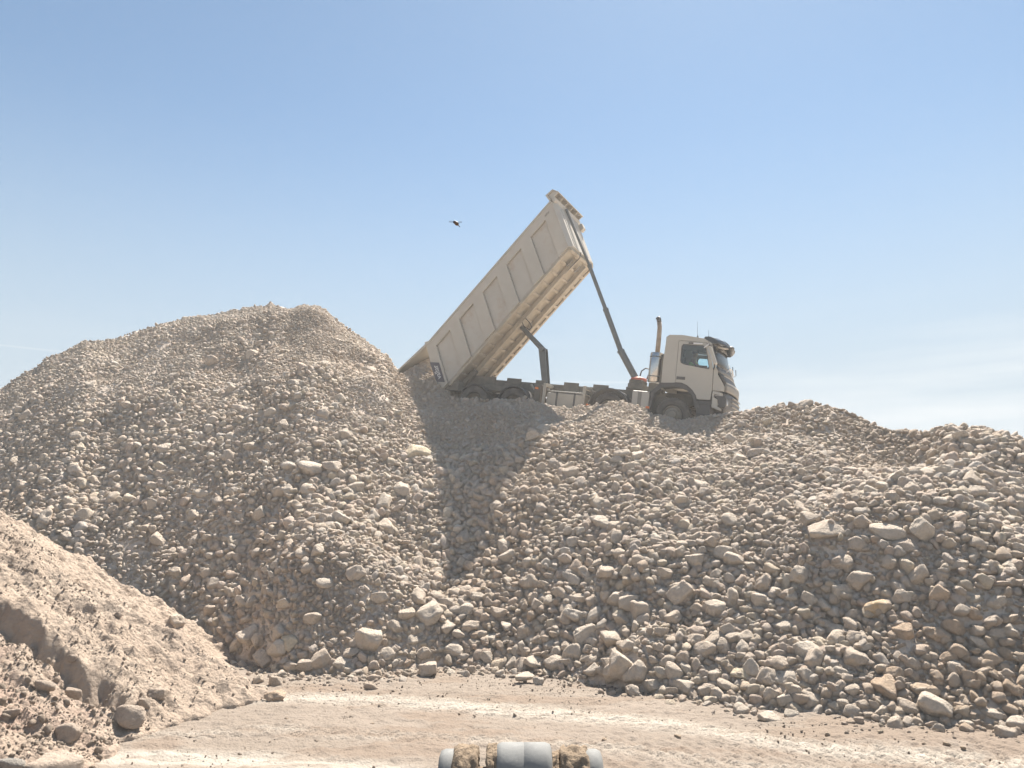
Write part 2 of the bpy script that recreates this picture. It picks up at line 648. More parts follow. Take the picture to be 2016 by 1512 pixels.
def vnoise(x, y):
    xi, yi = np.floor(x).astype(int), np.floor(y).astype(int)
    fx, fy = x - xi, y - yi
    fx, fy = fx * fx * (3 - 2 * fx), fy * fy * (3 - 2 * fy)
    g = lambda a, b: _tab[a & 255, b & 255]
    return (g(xi, yi) * (1 - fx) + g(xi + 1, yi) * fx) * (1 - fy) + (g(xi, yi + 1) * (1 - fx) + g(xi + 1, yi + 1) * fx) * fy


def fbm(x, y, o=5, g=0.5, l=2.03):
    s, a = 0.0, 1.0
    for k in range(o):
        s = s + a * vnoise(x + 17.3 * k, y - 9.1 * k)
        x, y, a = x * l, y * l, a * g
    return s


def sstep(a, b, x):
    t = np.clip((x - a) / (b - a), 0, 1)
    return t * t * (3 - 2 * t)


# ------------------------------------------------------------------ truck frame of reference
ya, pa = math.radians(25), math.radians(8)
TX = np.array([math.cos(ya) * math.cos(pa), -math.sin(ya) * math.cos(pa), -math.sin(pa)])
TY = np.array([math.sin(ya), math.cos(ya), 0.0])
TZ = np.cross(TX, TY)
TO = np.array([5.3016, 24.1187, 5.2627])


def LP(px, py, y):
    r = ray(px, py)
    c = np.array([0, 0, CAMZ])
    t = ((TO + TY * y - c) @ TY) / (r @ TY)
    p = c + r * t - TO
    return (float(p @ TX), float(p @ TZ))


def plateau(x, y):
    lx = (x - TO[0]) * math.cos(ya) - (y - TO[1]) * math.sin(ya)
    return np.clip(TO[2] - math.tan(pa) * lx, 3.6, 6.75)


# ------------------------------------------------------------------ the stone mound: crest and foot lines
crest_px = [(-900, 905, 24), (-500, 850, 25), (-150, 795, 26.3), (0, 768, 27), (80, 718, 27.6), (170, 670, 28.2), (215, 668, 28.5), (270, 652, 28.8), (330, 637, 29),
            (385, 624, 29.2), (440, 614, 29.4), (470, 614, 29.4), (540, 600, 29.5), (572, 609, 29.5), (612, 604, 29.5),
            (640, 615, 29.4), (690, 653, 29.2), (730, 683, 29.0), (765, 705, 28.6), (800, 765, 26.5), (830, 782, 25.7), (880, 790, 25.3),
            (930, 789, 25.0), (1000, 787, 24.6), (1060, 794, 24.2), (1100, 806, 23.9), (1150, 808, 23.5), (1190, 801, 23.1),
            (1215, 797, 22.9), (1255, 806, 22.6), (1290, 824, 22.2), (1340, 831, 21.9), (1400, 825, 21.5), (1450, 818, 21.1),
            (1500, 804, 20.5), (1545, 800, 20.0), (1580, 797, 19.8), (1630, 802, 19.6), (1690, 826, 19.2), (1740, 848, 18.8),
            (1790, 858, 18.4), (1825, 861, 18.0), (1850, 854, 17.7), (1900, 857, 17.4), (1950, 866, 17.2), (2000, 874, 17.0),
            (2100, 884, 16.6), (2400, 905, 15.5), (2800, 925, 14.5)]
ca, cy_, cz_ = [], [], []
for px, py, Y in crest_px:
    p = atY(px, py, Y)
    ca.append(p[0] / p[1]); cy_.append(Y); cz_.append(p[2])
foot_px = [(480, 1300), (560, 1325), (700, 1332), (780, 1322), (850, 1312), (1000, 1318), (1150, 1342), (1300, 1368), (1450, 1388),
           (1600, 1405), (1750, 1425), (2016, 1442)]
fa, fy_ = [-1.3, -0.8, -0.55, -0.42], [17.0, 17.5, 17.2, 16.4]
for px, py in foot_px:
    r = ray(px, py)
    t = -CAMZ / r[2]
    fa.append(r[0] / r[1]); fy_.append(r[1] * t)
fa += [1.0, 1.6]; fy_ += [9.6, 8.6]
TA = np.linspace(-1.3, 1.4, 2701)


def smooth(v, n):
    k = np.hanning(n + 2)[1:-1]
    k /= k.sum()
    return np.convolve(np.pad(v, n // 2, mode='edge'), k, 'valid')[:len(v)]


T_cy = smooth(np.interp(TA, ca, cy_), 31)
T_cz = smooth(np.interp(TA, ca, cz_), 7)
T_cn = 0.10 * fbm(TA * 55 + 3, TA * 0 + 2, 3) + 0.05 * fbm(TA * 190, TA * 0 + 7, 2)
T_cn = T_cn * np.where(TA > 0.15, 0.45, 1.0)
T_fy = smooth(np.interp(TA, fa, fy_), 41)
CONE = TO + TX * -9.30 + TY * -0.15 + TZ * 1.96


def mound_tu(x, y):
    a = x / np.maximum(y, 1)
    cyv, czv, fyv = (np.interp(a, TA, T) for T in (T_cy, T_cz, T_fy))
    return a, (y - fyv) / (cyv - fyv), cyv, czv, fyv


def gau(x, y, px, py, Y, rx, ry, h):
    p = atY(px, py, Y)
    return h * np.exp(-((x - p[0]) / rx) ** 2 - ((y - p[1]) / ry) ** 2)


def mound_h(x, y):
    x = np.asarray(x, float); y = np.asarray(y, float)
    a, t, cyv, czv, fyv = mound_tu(x, y)
    tt = np.clip(t, 0, 1)
    prof = tt + 0.09 * np.sin(PI * tt)
    z = czv * prof + np.interp(a, TA, T_cn) * sstep(0.90, 1.0, t) * sstep(1.12, 1.0, t)
    env = np.clip(tt * 5, 0, 1) * np.clip((1 - tt) * 6, 0, 1)
    z = z + env * (0.35 * fbm(x * 0.28 + 3, y * 0.28, 3) + 0.13 * fbm(x * 0.9, y * 0.9 + 7, 3))
    # spill tongues (ribs that run down the slope)
    z = z + env * 0.22 * vnoise(x * 0.75 + 0.3 * vnoise(x, y), y * 0.16 + 5)
    # debris aprons and shoulders
    z = z + gau(x, y, 740, 1230, 16.2, 1.7, 1.0, 0.55) + gau(x, y, 620, 1240, 16.5, 1.2, .9, .35)
    z = z + gau(x, y, 1700, 1060, 14.2, 1.7, 1.1, 0.45) - gau(x, y, 1640, 1160, 13.2, 0.9, 0.55, 0.15)
    z = z + gau(x, y, 1380, 1150, 15.2, 1.3, 0.8, 0.35) + gau(x, y, 1250, 1300, 13.7, 0.8, 0.5, 0.3)
    z = z - gau(x, y, 940, 900, 22.0, 1.6, 1.8, 0.45) + gau(x, y, 1200, 860, 21.0, 1.6, 1.6, 0.28)
    z = z + gau(x, y, 610, 640, 29.0, 0.8, 3.0, 0.10)
    z = z + gau(x, y, 1970, 900, 16.3, 0.9, 1.6, 0.3) - gau(x, y, 1800, 930, 17.2, 0.5, 1.6, 0.2)
    # behind the crest
    pl = plateau(x, y)
    d = y - cyv
    peak = np.maximum(pl, czv - np.maximum(d, 0) * 0.72)
    near = pl + (czv - pl) * (1 - sstep(0.15, 1.1, d))
    left = sstep(-0.145, -0.20, a)
    back = peak * left + near * (1 - left)
    z = np.where(t > 1, back + 0.05 * fbm(x * 1.3, y * 1.3, 3), z)
    # heap sliding out of the tipping body
    dx, dy = x - CONE[0], y - CONE[1]
    lx = dx * TX[0] + dy * TX[1]
    ly = dx * TY[0] + dy * TY[1]
    rr = np.sqrt((lx / np.where(lx > 0, 0.55, 1.15)) ** 2 + (ly / 1.25) ** 2)
    cone = CONE[2] - 0.78 * rr + 0.08
    z = np.where((cone > z) & (y > 20), cone + 0.04 * vnoise(x * 3, y * 3), z)
    z = z * 1.0
    # far sides fall to the plain
    z = z * sstep(70, 55, y) * sstep(-48, -38, x) * sstep(40, 30, x)
    z = np.where(t < 0, np.maximum(-0.3, t * 3), z)
    return z


# sand pile on the left ---------------------------------------------------
def sand_h(x, y, fine=True):
    x = np.asarray(x, float); y = np.asarray(y, float)
    wob = 0.22 * fbm(x * 0.9, y * 0.9, 3)
    up = 0.57 * (-3.98 - x + 0.5 * wob) - 0.20 * np.abs(12.9 - y) * (y < 12.9)
    up = up - 0.72 * np.clip(y - 12.9, 0, None)
    yb = 11.15 + 0.20 * fbm(x * 1.1 + 4, y * 0 + 1, 2) + 0.07 * fbm(x * 5, y * 0 + 3, 4) - 0.06 * (x + 6)
    lo = 0.52 * (-5.0 - x + 0.4 * wob) + 0.04 * (yb - y)
    s = sstep(-0.05, 0.20, y - yb + 0.06 * fbm(x * 5, y * 5, 2))
    z = lo * (1 - s) + np.maximum(up, lo) * s
    toe = 0.57 * (-3.84 - x + 0.5 * wob) - 0.26 * np.clip(12.9 - y, 0, None) - 0.72 * np.clip(y - 12.9, 0, None)
    k2 = sstep(-5.9, -5.2, x)
    z = z * (1 - k2) + np.maximum(toe, lo) * k2
    # upper block with a cut face
    ub = 1.95 + 0.78 * (-7.75 - x)
    yu = 12.15 + 0.12 * fbm(x * 1.3, y * 0 + 9, 2)
    s2 = sstep(-0.05, 0.28, y - yu + 0.05 * fbm(x * 5 + 2, y * 5, 2)) * (1 - sstep(-7.95, -7.45, x + 0.08 * wob)) * sstep(14.6, 13.3, y)
    z = z + np.clip(ub - z, 0, 1.1) * s2
    yk = 11.85
    z = z + 0.35 * sstep(-0.04, 0.14, y - yk + 0.1 * wob) * (1 - sstep(-8.5, -8.1, x)) * (1 - s2) * (y < 14)
    if fine:
        z = z + 0.07 * fbm(x * 3.1, y * 3.1 + 8, 3)
        k = sstep(0.0, 0.3, z)
        # crumbling, fluted cut faces
        z = z + 0.06 * fbm(x * 12, y * 3.5, 4, 0.6) * np.exp(-((y - yb) / 0.22) ** 2) * k
        z = z + k * (0.07 * fbm(x * 1.9, y * 1.9 + 3, 6, 0.6) + 0.05 * np.abs(fbm(x * 7, y * 7, 4, 0.6)))
        # runnels down the slope
        z = z + k * 0.03 * vnoise((x + y * 0.4) * 2.0, y * 7)
    return np.where(z < 0.02, -0.25 + z, z)


# ------------------------------------------------------------------ ground sheet
def axis_pts(lo, hi, step, far):
    core = np.arange(lo, hi + 1e-6, step)
    g, s, v = [], step, 0.0
    while v < far:
        s *= 1.32
        v += s
        g.append(v)
    g = np.array(g)
    return np.concatenate([lo - g[::-1], core, hi + g])


gx, gy = axis_pts(-7, 9, 0.034, 4000), axis_pts(8.2, 15.6, 0.030, 4000)
X, Y = np.meshgrid(gx, gy, indexing='ij')


def track_line(pts, x):
    P = [(lambda r: (r[0] * -CAMZ / r[2], r[1] * -CAMZ / r[2]))(ray(*p)) for p in pts]
    xs, ys = zip(*P)
    return np.interp(x, xs, ys)


tr1 = track_line([(520, 1372), (720, 1379), (900, 1388), (1100, 1402), (1300, 1425), (1500, 1455), (1700, 1482), (2016, 1512)], X)
tr2 = track_line([(60, 1492), (250, 1488), (450, 1494), (650, 1508), (900, 1540), (1300, 1600)], X)
tr3 = track_line([(250, 1448), (500, 1440), (760, 1452), (1000, 1466), (1250, 1486), (1500, 1520)], X)
wn = 0.10 * fbm(X * 0.7, Y * 0.7, 3)


def band(tr, wd):
    return np.exp(-(((Y - tr + wn) / wd) ** 2) ** 1.5)


b1, b2, b3 = band(tr1, 0.36), band(tr2, 0.30), band(tr3, 0.22)
near = sstep(16.5, 15.2, Y) * sstep(7.0, 8.3, Y) * sstep(-8.5, -7, X) * sstep(11, 9, X)
grain = 0.5 + 0.5 * np.clip(fbm(X * 7, Y * 16, 4) * 1.3, -1, 1)
streak = 0.5 + 0.5 * np.clip(fbm(X * 2.2, Y * 14, 4) * 1.2, -1, 1)
trk = 0.88 * np.clip(b1 * 1.1 * (0.35 + 0.65 * streak) + b2 * 1.2 * (0.4 + .6 * streak) + b3 * 0.55 * streak, 0, 1)
lug = (np.sin((X * 0.85 + (Y - tr1) * 2.2 * np.sign(Y - tr1)) * 2 * PI / 0.19 + 0.8 * fbm(X * 2, Y * 2, 2)) > 0.1) * 1.0
lug2 = (np.sin((X * 0.85 - np.abs(Y - tr3) * 2.2) * 2 * PI / 0.21 + 0.8 * fbm(X * 2, Y * 2, 2)) > 0.15) * 1.0
lug4 = (np.sin((X + 0.5 * Y) * 2 * PI / 0.23 + 1.2 * fbm(X * 1.4, Y * 2, 2)) > 0.2) * 1.0
fld = sstep(-2, 3, X) * sstep(11.2, 10.2, Y)
Zg = 0.02 * fbm(X * 0.5, Y * 0.5, 3) - 0.02 * b1 - 0.02 * b2
Zg = Zg + near * (0.028 * lug * sstep(0.2, 0.6, b1 * 1.0) + 0.028 * lug2 * sstep(.2, .6, b3) + 0.024 * lug4 * fld + 0.013 * fbm(X * 7, Y * 9, 4, 0.6) + 0.02 * np.abs(fbm(X * 3, Y * 5 + 9, 3)))
# low ridge of pushed up dust along the foot of the mound
loose = np.clip(sstep(0.0, 0.5, fbm(X * 0.9 + 7, Y * 2.2, 4)) * 0.7 + 0.75 * np.exp(-((X - 1.2) / 1.6) ** 2 - ((Y - (tr3 + 0.22)) / 0.22) ** 2) * grain
                + 0.5 * np.exp(-((Y - tr1 - 0.55) / 0.25) ** 2) * grain * sstep(1.5, -1, X), 0, 1) * near * (1 - trk)
V = np.stack([X, Y, Zg * near], -1).reshape(-1, 3)
me = np_mesh('ground', V, grid_quads(len(gx), len(gy)))
for nm, arr in (('track', trk * near), ('loose', loose)):
    at = me.attributes.new(nm, 'FLOAT', 'POINT')
    at.data.foreach_set('value', arr.astype(np.float32).ravel())
go = link('ground', me, None, M['ground'], True)
tag(go, 'pale dusty quarry floor with bleached wheel tracks', kind='structure')

# ------------------------------------------------------------------ mound surface
mx_ = np.concatenate([np.arange(-48, -24, 0.8), np.arange(-24, 20, 0.10), np.arange(20, 40.1, 0.8)])
my_ = np.concatenate([np.arange(8.2, 33, 0.10), np.arange(33, 72, 0.8)])
X, Y = np.meshgrid(mx_, my_, indexing='ij')
Z = mound_h(X, Y)
Z = Z + np.where(Z > 0.05, 0.035 * fbm(X * 2.3, Y * 2.3, 3), 0)
me = np_mesh('stone_mound', np.stack([X, Y, Z], -1).reshape(-1, 3), grid_quads(len(mx_), len(my_)))
mound = link('stone_mound', me, None, M['mound'], True)
tag(mound, 'huge heap of tipped pale limestone rubble across the quarry floor', kind='structure')

# ------------------------------------------------------------------ sand pile surface
sx, sy = np.arange(-13, -3.0, 0.028), np.arange(5.5, 16.5, 0.028)
X, Y = np.meshgrid(sx, sy, indexing='ij')
Z = sand_h(X, Y)
me = np_mesh('sand_mound', np.stack([X, Y, Z], -1).reshape(-1, 3), grid_quads(len(sx), len(sy)))
red = sstep(0.1, -0.5, Y - 11.0 + 0.3 * fbm(X, Y, 3)) * sstep(-4.4, -6.0, X) * (0.45 + 0.45 * fbm(X * 2, Y * 2 + 5, 4))
at = me.attributes.new('red', 'FLOAT', 'POINT')
at.data.foreach_set('value', np.clip(red, 0, 1).astype(np.float32).ravel())
sand = link('sand_mound', me, None, M['sand'], True)
tag(sand, 'reddish sandy soil pile with a cut step at the left of the quarry floor', kind='structure')


# ------------------------------------------------------------------ stone shapes
def ico(sub):
    bm = bmesh.new()
    bmesh.ops.create_icosphere(bm, subdivisions=sub, radius=1)
    v = np.array([x.co[:] for x in bm.verts])
    f = np.array([[q.index for q in p.verts] for p in bm.faces])
    bm.free()
    return v, f


ICO = {2: ico(2), 3: ico(3), 4: ico(4)}


def stone_mesh(name, sub, kind, seed, m):
    r = np.random.default_rng(seed)
    v, f = ICO[sub]
    n = {'round': 11, 'block': 13, 'slab': 11}[kind]
    p = {'round': 9, 'block': 26, 'slab': 20}[kind]
    d = r.normal(size=(n, 3))
    d /= np.linalg.norm(d, axis=1)[:, None]
    h = r.uniform(0.68, 1.0, n)
    d = np.concatenate([d, [[1, 0, 0], [-1, 0, 0], [0, 1, 0], [0, -1, 0], [0, 0, 1], [0, 0, -1]]])
    h = np.concatenate([h, r.uniform(0.85, 1.05, 6)])
    k = np.clip(v @ d.T, 0, None) / h
    rad = (k ** p).sum(1) ** (-1 / p)
    P = v * rad[:, None]
    amp = {'round': 0.06, 'block': 0.06, 'slab': 0.065}[kind]
    off = r.uniform(0, 50, 3)
    dn = np.array([mnoise.fractal(Vector(q * 1.6 + off), 0.75, 2.1, 6) for q in v])
    P = P * (1 + amp * dn)[:, None]
    # chipped hollows
    for _ in range(2):
        c = r.normal(size=3)
        c /= np.linalg.norm(c)
        P = P * (1 - 0.14 * np.exp(-((v - c) ** 2).sum(1) / 0.10))[:, None]
    ax = {'round': (1, r.uniform(.72, .92), r.uniform(.55, .78)), 'block': (1, r.uniform(.68, .92), r.uniform(.6, .8)),
          'slab': (1, r.uniform(.6, .8), r.uniform(.36, .48))}[kind]
    P = P * np.array(ax)
    P = P / np.abs(P[:, 0]).max()
    me = np_mesh(name, P, f)
    me.materials.append(m)
    me.polygons.foreach_set('use_smooth', [True] * len(f))
    return me


lib = bpy.data.collections.new('stone_shapes')
kinds = (['round'] * 4 + ['block'] * 4 + ['slab'] * 2) * 3
for i, k in enumerate(kinds[:26]):
    o = bpy.data.objects.new('stone_shape_%02d' % i, stone_mesh('stone_shape', 3, k, 100 + i, M['stone']))
    lib.objects.link(o)
NVAR = len(lib.objects)
libg = bpy.data.collections.new('gravel_shapes')
for i in range(8):
    o = bpy.data.objects.new('gravel_shape_%02d' % i, stone_mesh('gravel_shape', 2, ['block', 'round'][i % 2], 700 + i, M['stone']))
    libg.objects.link(o)
libc = bpy.data.collections.new('clod_shapes')
for i in range(8):
    o = bpy.data.objects.new('clod_shape_%02d' % i, stone_mesh('clod_shape', 2, ['round', 'block'][i % 2], 300 + i, M['clod']))
    libc.objects.link(o)
BIG = [stone_mesh('boulder_shape', 4, ['block', 'round', 'block', 'slab'][i % 4], 500 + i, M['boulder']) for i in range(22)]


def scatter(name, P, scl, rot, coll, nvar, label, parent=None, tint=None):
    me = bpy.data.meshes.new(name)
    me.vertices.add(len(P))
    me.vertices.foreach_set('co', np.asarray(P, np.float32).ravel())
    for nm, ty, arr, f in (('scl', 'FLOAT_VECTOR', scl, 'vector'), ('rot', 'FLOAT_VECTOR', rot, 'vector')):
        at = me.attributes.new(nm, ty, 'POINT')
        at.data.foreach_set(f, np.asarray(arr, np.float32).ravel())
    at = me.attributes.new('tint', 'FLOAT', 'POINT')
    at.data.foreach_set('value', np.zeros(len(P), np.float32) if tint is None else np.asarray(tint, np.float32))
    at = me.attributes.new('var', 'INT', 'POINT')
    at.data.foreach_set('value', rng.integers(0, nvar, len(P)).astype(np.int32))
    o = link(name, me, parent)
    ng = bpy.data.node_groups.new(name + '_nodes', 'GeometryNodeTree')
    ng.interface.new_socket('Geometry', in_out='INPUT', socket_type='NodeSocketGeometry')
    ng.interface.new_socket('Geometry', in_out='OUTPUT', socket_type='NodeSocketGeometry')
    gi, goo = ng.nodes.new('NodeGroupInput'), ng.nodes.new('NodeGroupOutput')
    iop = ng.nodes.new('GeometryNodeInstanceOnPoints')
    ci = ng.nodes.new('GeometryNodeCollectionInfo')
    ci.inputs['Collection'].default_value = coll
    ci.inputs['Separate Children'].default_value = True
    ci.inputs['Reset Children'].default_value = True

    def attr(nm, ty):
        n = ng.nodes.new('GeometryNodeInputNamedAttribute')
        n.data_type = ty
        n.inputs['Name'].default_value = nm
        return n.outputs['Attribute']
    L = ng.links.new
    L(gi.outputs[0], iop.inputs['Points'])
    L(ci.outputs[0], iop.inputs['Instance'])
    iop.inputs['Pick Instance'].default_value = True
    L(attr('var', 'INT'), iop.inputs['Instance Index'])
    er = ng.nodes.new('FunctionNodeEulerToRotation')
    L(attr('rot', 'FLOAT_VECTOR'), er.inputs[0])
    L(er.outputs[0], iop.inputs['Rotation'])
    L(attr('scl', 'FLOAT_VECTOR'), iop.inputs['Scale'])
    L(iop.outputs[0], goo.inputs[0])
    o.modifiers.new('spread', 'NODES').node_group = ng
    tag(o, label, kind='stuff')
    return o


# ------------------------------------------------------------------ stones of the mound
YS = 1.24                       # slope stretch of the y axis
RES = 0.02
x0, x1, y0, y1 = -24.0, 16.0, 8.6, 31.5
NXg, NYg = int((x1 - x0) / RES), int((y1 - y0) * YS / RES)
occ = np.zeros((NXg, NYg), bool)


def ray_surface(px, py, hf):
    r = ray(px, py)
    ts = np.linspace(7, 32, 2501) / r[1]
    P = np.array([0, 0, CAMZ]) + ts[:, None] * r
    hh = hf(P[:, 0], P[:, 1])
    w_ = np.where(P[:, 2] < hh)[0]
    return P[w_[0]] if len(w_) else None


def normal(hf, x, y, e=0.12):
    return Vector((float(hf(x - e, y) - hf(x + e, y)), float(hf(x, y - e) - hf(x, y + e)), 2 * e)).normalized()


def both_h(x, y):
    return np.maximum(np.maximum(mound_h(x, y), sand_h(x, y)), 0)


def mark(x, y, r):
    i, j, k = int((x - x0) / RES), int((y - y0) * YS / RES), int(r / RES)
    a, b, c, d = max(i - k, 0), min(i + k + 1, NXg), max(j - k, 0), min(j + k + 1, NYg)
    if a >= b or c >= d:
        return
    ii, jj = np.ogrid[a - i:b - i, c - j:d - j]
    occ[a:b, c:d] |= (ii * ii + jj * jj) <= k * k


# large blocks that can be pointed at in the photograph: pixel, width in pixels, look
BLK = """825,893,64,ys 790,970,48,b 752,835,26,b 1048,865,32,b 1072,845,40,s 613,925,50,r 655,923,40,b 496,881,36,r 325,885,38,r 670,1028,42,b
510,1016,32,b 758,1044,42,b 313,1068,34,b 256,1036,28,r 111,1008,58,s 595,1092,30,r 627,1086,32,r 413,715,28,b 498,701,28,r 635,816,28,r
400,973,32,s 52,822,26,b 581,755,32,s 722,731,40,s 540,1062,40,s 980,1002,34,b 1008,992,26,b 842,1213,56,b 860,1177,32,r 822,1181,38,b
917,1205,36,r 894,1280,50,s 927,1236,34,b 798,1213,38,b 723,1264,64,b 618,1220,38,b 632,1304,44,b 669,1308,34,r 691,1286,34,s 775,1236,36,b
1155,1252,52,b 1080,1185,28,r 1116,1203,36,r 1134,1181,46,s 1219,1181,42,b 1261,1201,54,r 1338,1177,62,b 1326,1224,42,b 1225,1220,38,b
1195,1129,66,s 923,1121,28,o 862,1125,32,s 1090,1312,38,b 1229,1318,82,b 1211,1345,50,b 1167,1304,36,b 1036,1284,32,r 1116,1276,32,r
1247,1368,34,b 1284,1354,32,b 1625,1046,84,s 1750,1052,80,s 1818,1049,50,b 1689,1074,40,r 1782,1076,52,s 1700,1035,36,b 1425,1092,44,r
1445,1106,40,b 1368,1071,36,s 1659,1110,44,r 1879,1113,60,s 1575,1135,48,b 1814,1139,48,b 1850,1178,54,ob 1775,1181,42,b 1732,1203,60,x
1593,1185,42,b 1496,1181,38,r 1552,1174,34,r 1843,1248,60,os 1875,1235,42,o 1643,1242,54,s 1693,1146,44,b 1639,928,44,s 1491,892,42,s
1873,867,32,r 1586,800,30,r 1943,956,34,r 1507,1153,42,b 1340,1170,50,b 1407,1203,44,b 1585,1290,56,b 1688,1302,50,b 1550,1339,54,s
1508,1341,46,b 1394,1366,42,b 1840,1398,74,b 1823,1363,58,os 1744,1359,62,ob 1761,1331,42,ob 1787,1396,40,b 1661,1389,26,r 1698,1391,32,b
1783,1250,44,ob 1949,1302,40,or 1984,1292,36,or 1902,1335,36,ob 1904,1432,28,r 1953,1408,48,s 1977,1430,26,b 521,1308,44,b 552,1280,46,b
570,1266,44,ys 499,1256,52,b 552,1248,38,r 467,1274,34,b 602,1313,36,b 574,1317,34,b 1255,1330,56,b 1459,1327,40,ys 1402,1331,34,r
1429,1352,36,r 1475,1300,34,b 1350,1320,30,b 1315,1305,32,r 1655,1330,34,b 1625,1235,30,b 1700,1262,34,r 1540,1235,40,s 1465,1258,36,b
1370,1265,38,b 1300,1250,34,b 1420,1300,36,s 1960,1190,40,b 1915,1210,36,ob 1990,1120,38,b 1930,1080,36,b 1700,930,30,r 1760,985,34,b
1560,870,28,b 1440,870,30,b 1380,930,28,r 1310,940,26,b 1240,1010,28,b 1405,1010,32,s 1500,1010,30,b 1130,1070,30,b 1040,1110,28,r
700,1130,38,b 640,1150,34,r 480,1190,36,b 420,1150,32,r 350,1130,32,b 560,1190,32,b 300,960,30,r 200,930,28,b 150,860,26,r 250,800,24,b
420,830,26,r 560,840,26,b 680,860,30,r 700,960,34,r 570,970,30,b 450,1060,30,s 380,1020,28,b 220,1010,30,b 90,950,28,b 30,900,26,r
180,760,22,b 340,740,22,s 460,770,24,b 640,720,24,r 880,1240,36,b 970,1260,34,r 960,1300,30,b 1010,1310,28,b 760,1290,34,r 745,1180,36,b
830,1290,32,b 810,1262,28,r 940,1180,32,b 1010,1160,30,r 1800,1310,36,b 1865,1300,34,or 1990,1360,40,ob 1920,1380,34,ob 1725,1395,30,b"""
nb = 0
for tok in BLK.split():
    px, py, wd, lk = tok.split(',')
    px, py, wd = int(px), int(py), int(wd)
    P = ray_surface(px, py, both_h)
    if P is None:
        continue
    dist = P[1] * cP + (P[2] - CAMZ) * sP
    r_ = (wd if wd < 48 else 48 + (wd - 48) * 0.6) * dist / F / 2 * 1.0
    kind = lk[-1]
    idx = {'b': [i for i in range(22) if i % 4 in (0, 2)], 'r': [i for i in range(22) if i % 4 == 1], 's': [i for i in range(22) if i % 4 == 3],
           'x': [0, 2], 'o': [1, 5]}[kind]
    me = BIG[random.choice(idx)]
    look = 'boulder_orange' if kind == 'x' else 'boulder_brown' if lk[0] == 'o' else 'boulder_yellow' if lk[0] == 'y' else 'boulder'
    o = link('stone', me, mound)
    if look != 'boulder':
        o.material_slots[0].link = 'OBJECT'
        o.material_slots[0].material = M[look]
        o['label'] = {'boulder_orange': 'rusty orange stained boulder', 'boulder_brown': 'brown ochre stone', 'boulder_yellow': 'yellowish pale stone'}[look]
    n_ = normal(mound_h, P[0], P[1], 0.25)
    if kind in 'sr':
        q = n_.lerp(Vector((0, 0, 1)), random.uniform(0.2, 0.7)).normalized().to_track_quat('Z', 'Y')
        yaw = random.choice((0, PI)) + random.uniform(-0.5, 0.5)
        o.rotation_euler = (q.to_matrix() @ Matrix.Rotation(yaw, 3, 'Z') @ Matrix.Rotation(random.uniform(-.2, .2), 3, 'X')).to_euler()
        up = 0.10
    else:
        o.rotation_euler = (random.uniform(-.7, .7), random.uniform(-.7, .7), random.choice((0, PI)) + random.uniform(-.6, .6))
        up = 0.22
    o.scale = (r_, r_, r_)
    zz = float(mound_h(P[0], P[1]))
    o.location = Vector((P[0], P[1], max(zz, 0.0))) + n_ * r_ * up
    if zz < 0.05:
        o.location.z = r_ * 0.45
    mark(P[0], P[1], r_ * 0.85)
    nb += 1

# size of the rest: finer in the chutes, coarser low down and on the right
def mean_d(x, y, t, a):
    px_ = CX + a * F
    d = 0.108 + 0.052 * (1 - np.clip(t, 0, 1)) + 0.05 * fbm(x * 0.45 + 2, y * 0.45, 3)
    d = d - 0.055 * np.exp(-((px_ - 950) / 130) ** 2 - ((t - 0.72) / 0.3) ** 2) - 0.045 * np.exp(-((px_ - 1180) / 150) ** 2 - ((t - 0.85) / 0.2) ** 2)
    d = d - 0.04 * np.exp(-((px_ - 760) / 90) ** 2 - ((t - 0.45) / 0.25) ** 2)
    d = d + 0.03 * sstep(1200, 1800, px_) + 0.03 * sstep(1750, 1950, px_) - 0.05 * sstep(780, 560, px_) * sstep(0.45, 0.85, t)
    d = d - 0.05 * np.exp(-((px_ - 1730) / 60) ** 2 - ((t - 0.85) / 0.15) ** 2)
    return np.clip(d, 0.06, 0.28)


def fines(x, y, t, a):
    """patches where grit covers the stones"""
    f = fbm(x * 0.55 + 31, y * 0.45 + 4, 4)
    px_ = CX + a * F
    f = f + 0.9 * np.exp(-((px_ - 1655) / 110) ** 2 - ((t - 0.36) / 0.10) ** 2) + 0.5 * np.exp(-((px_ - 520) / 60) ** 2 - ((t - 0.52) / 0.07) ** 2)
    f = f + 0.6 * np.exp(-((px_ - 740) / 80) ** 2 - ((t - 0.12) / 0.07) ** 2) + 0.6 * np.exp(-((px_ - 1800) / 50) ** 2 - ((t - 0.9) / 0.12) ** 2)
    return f


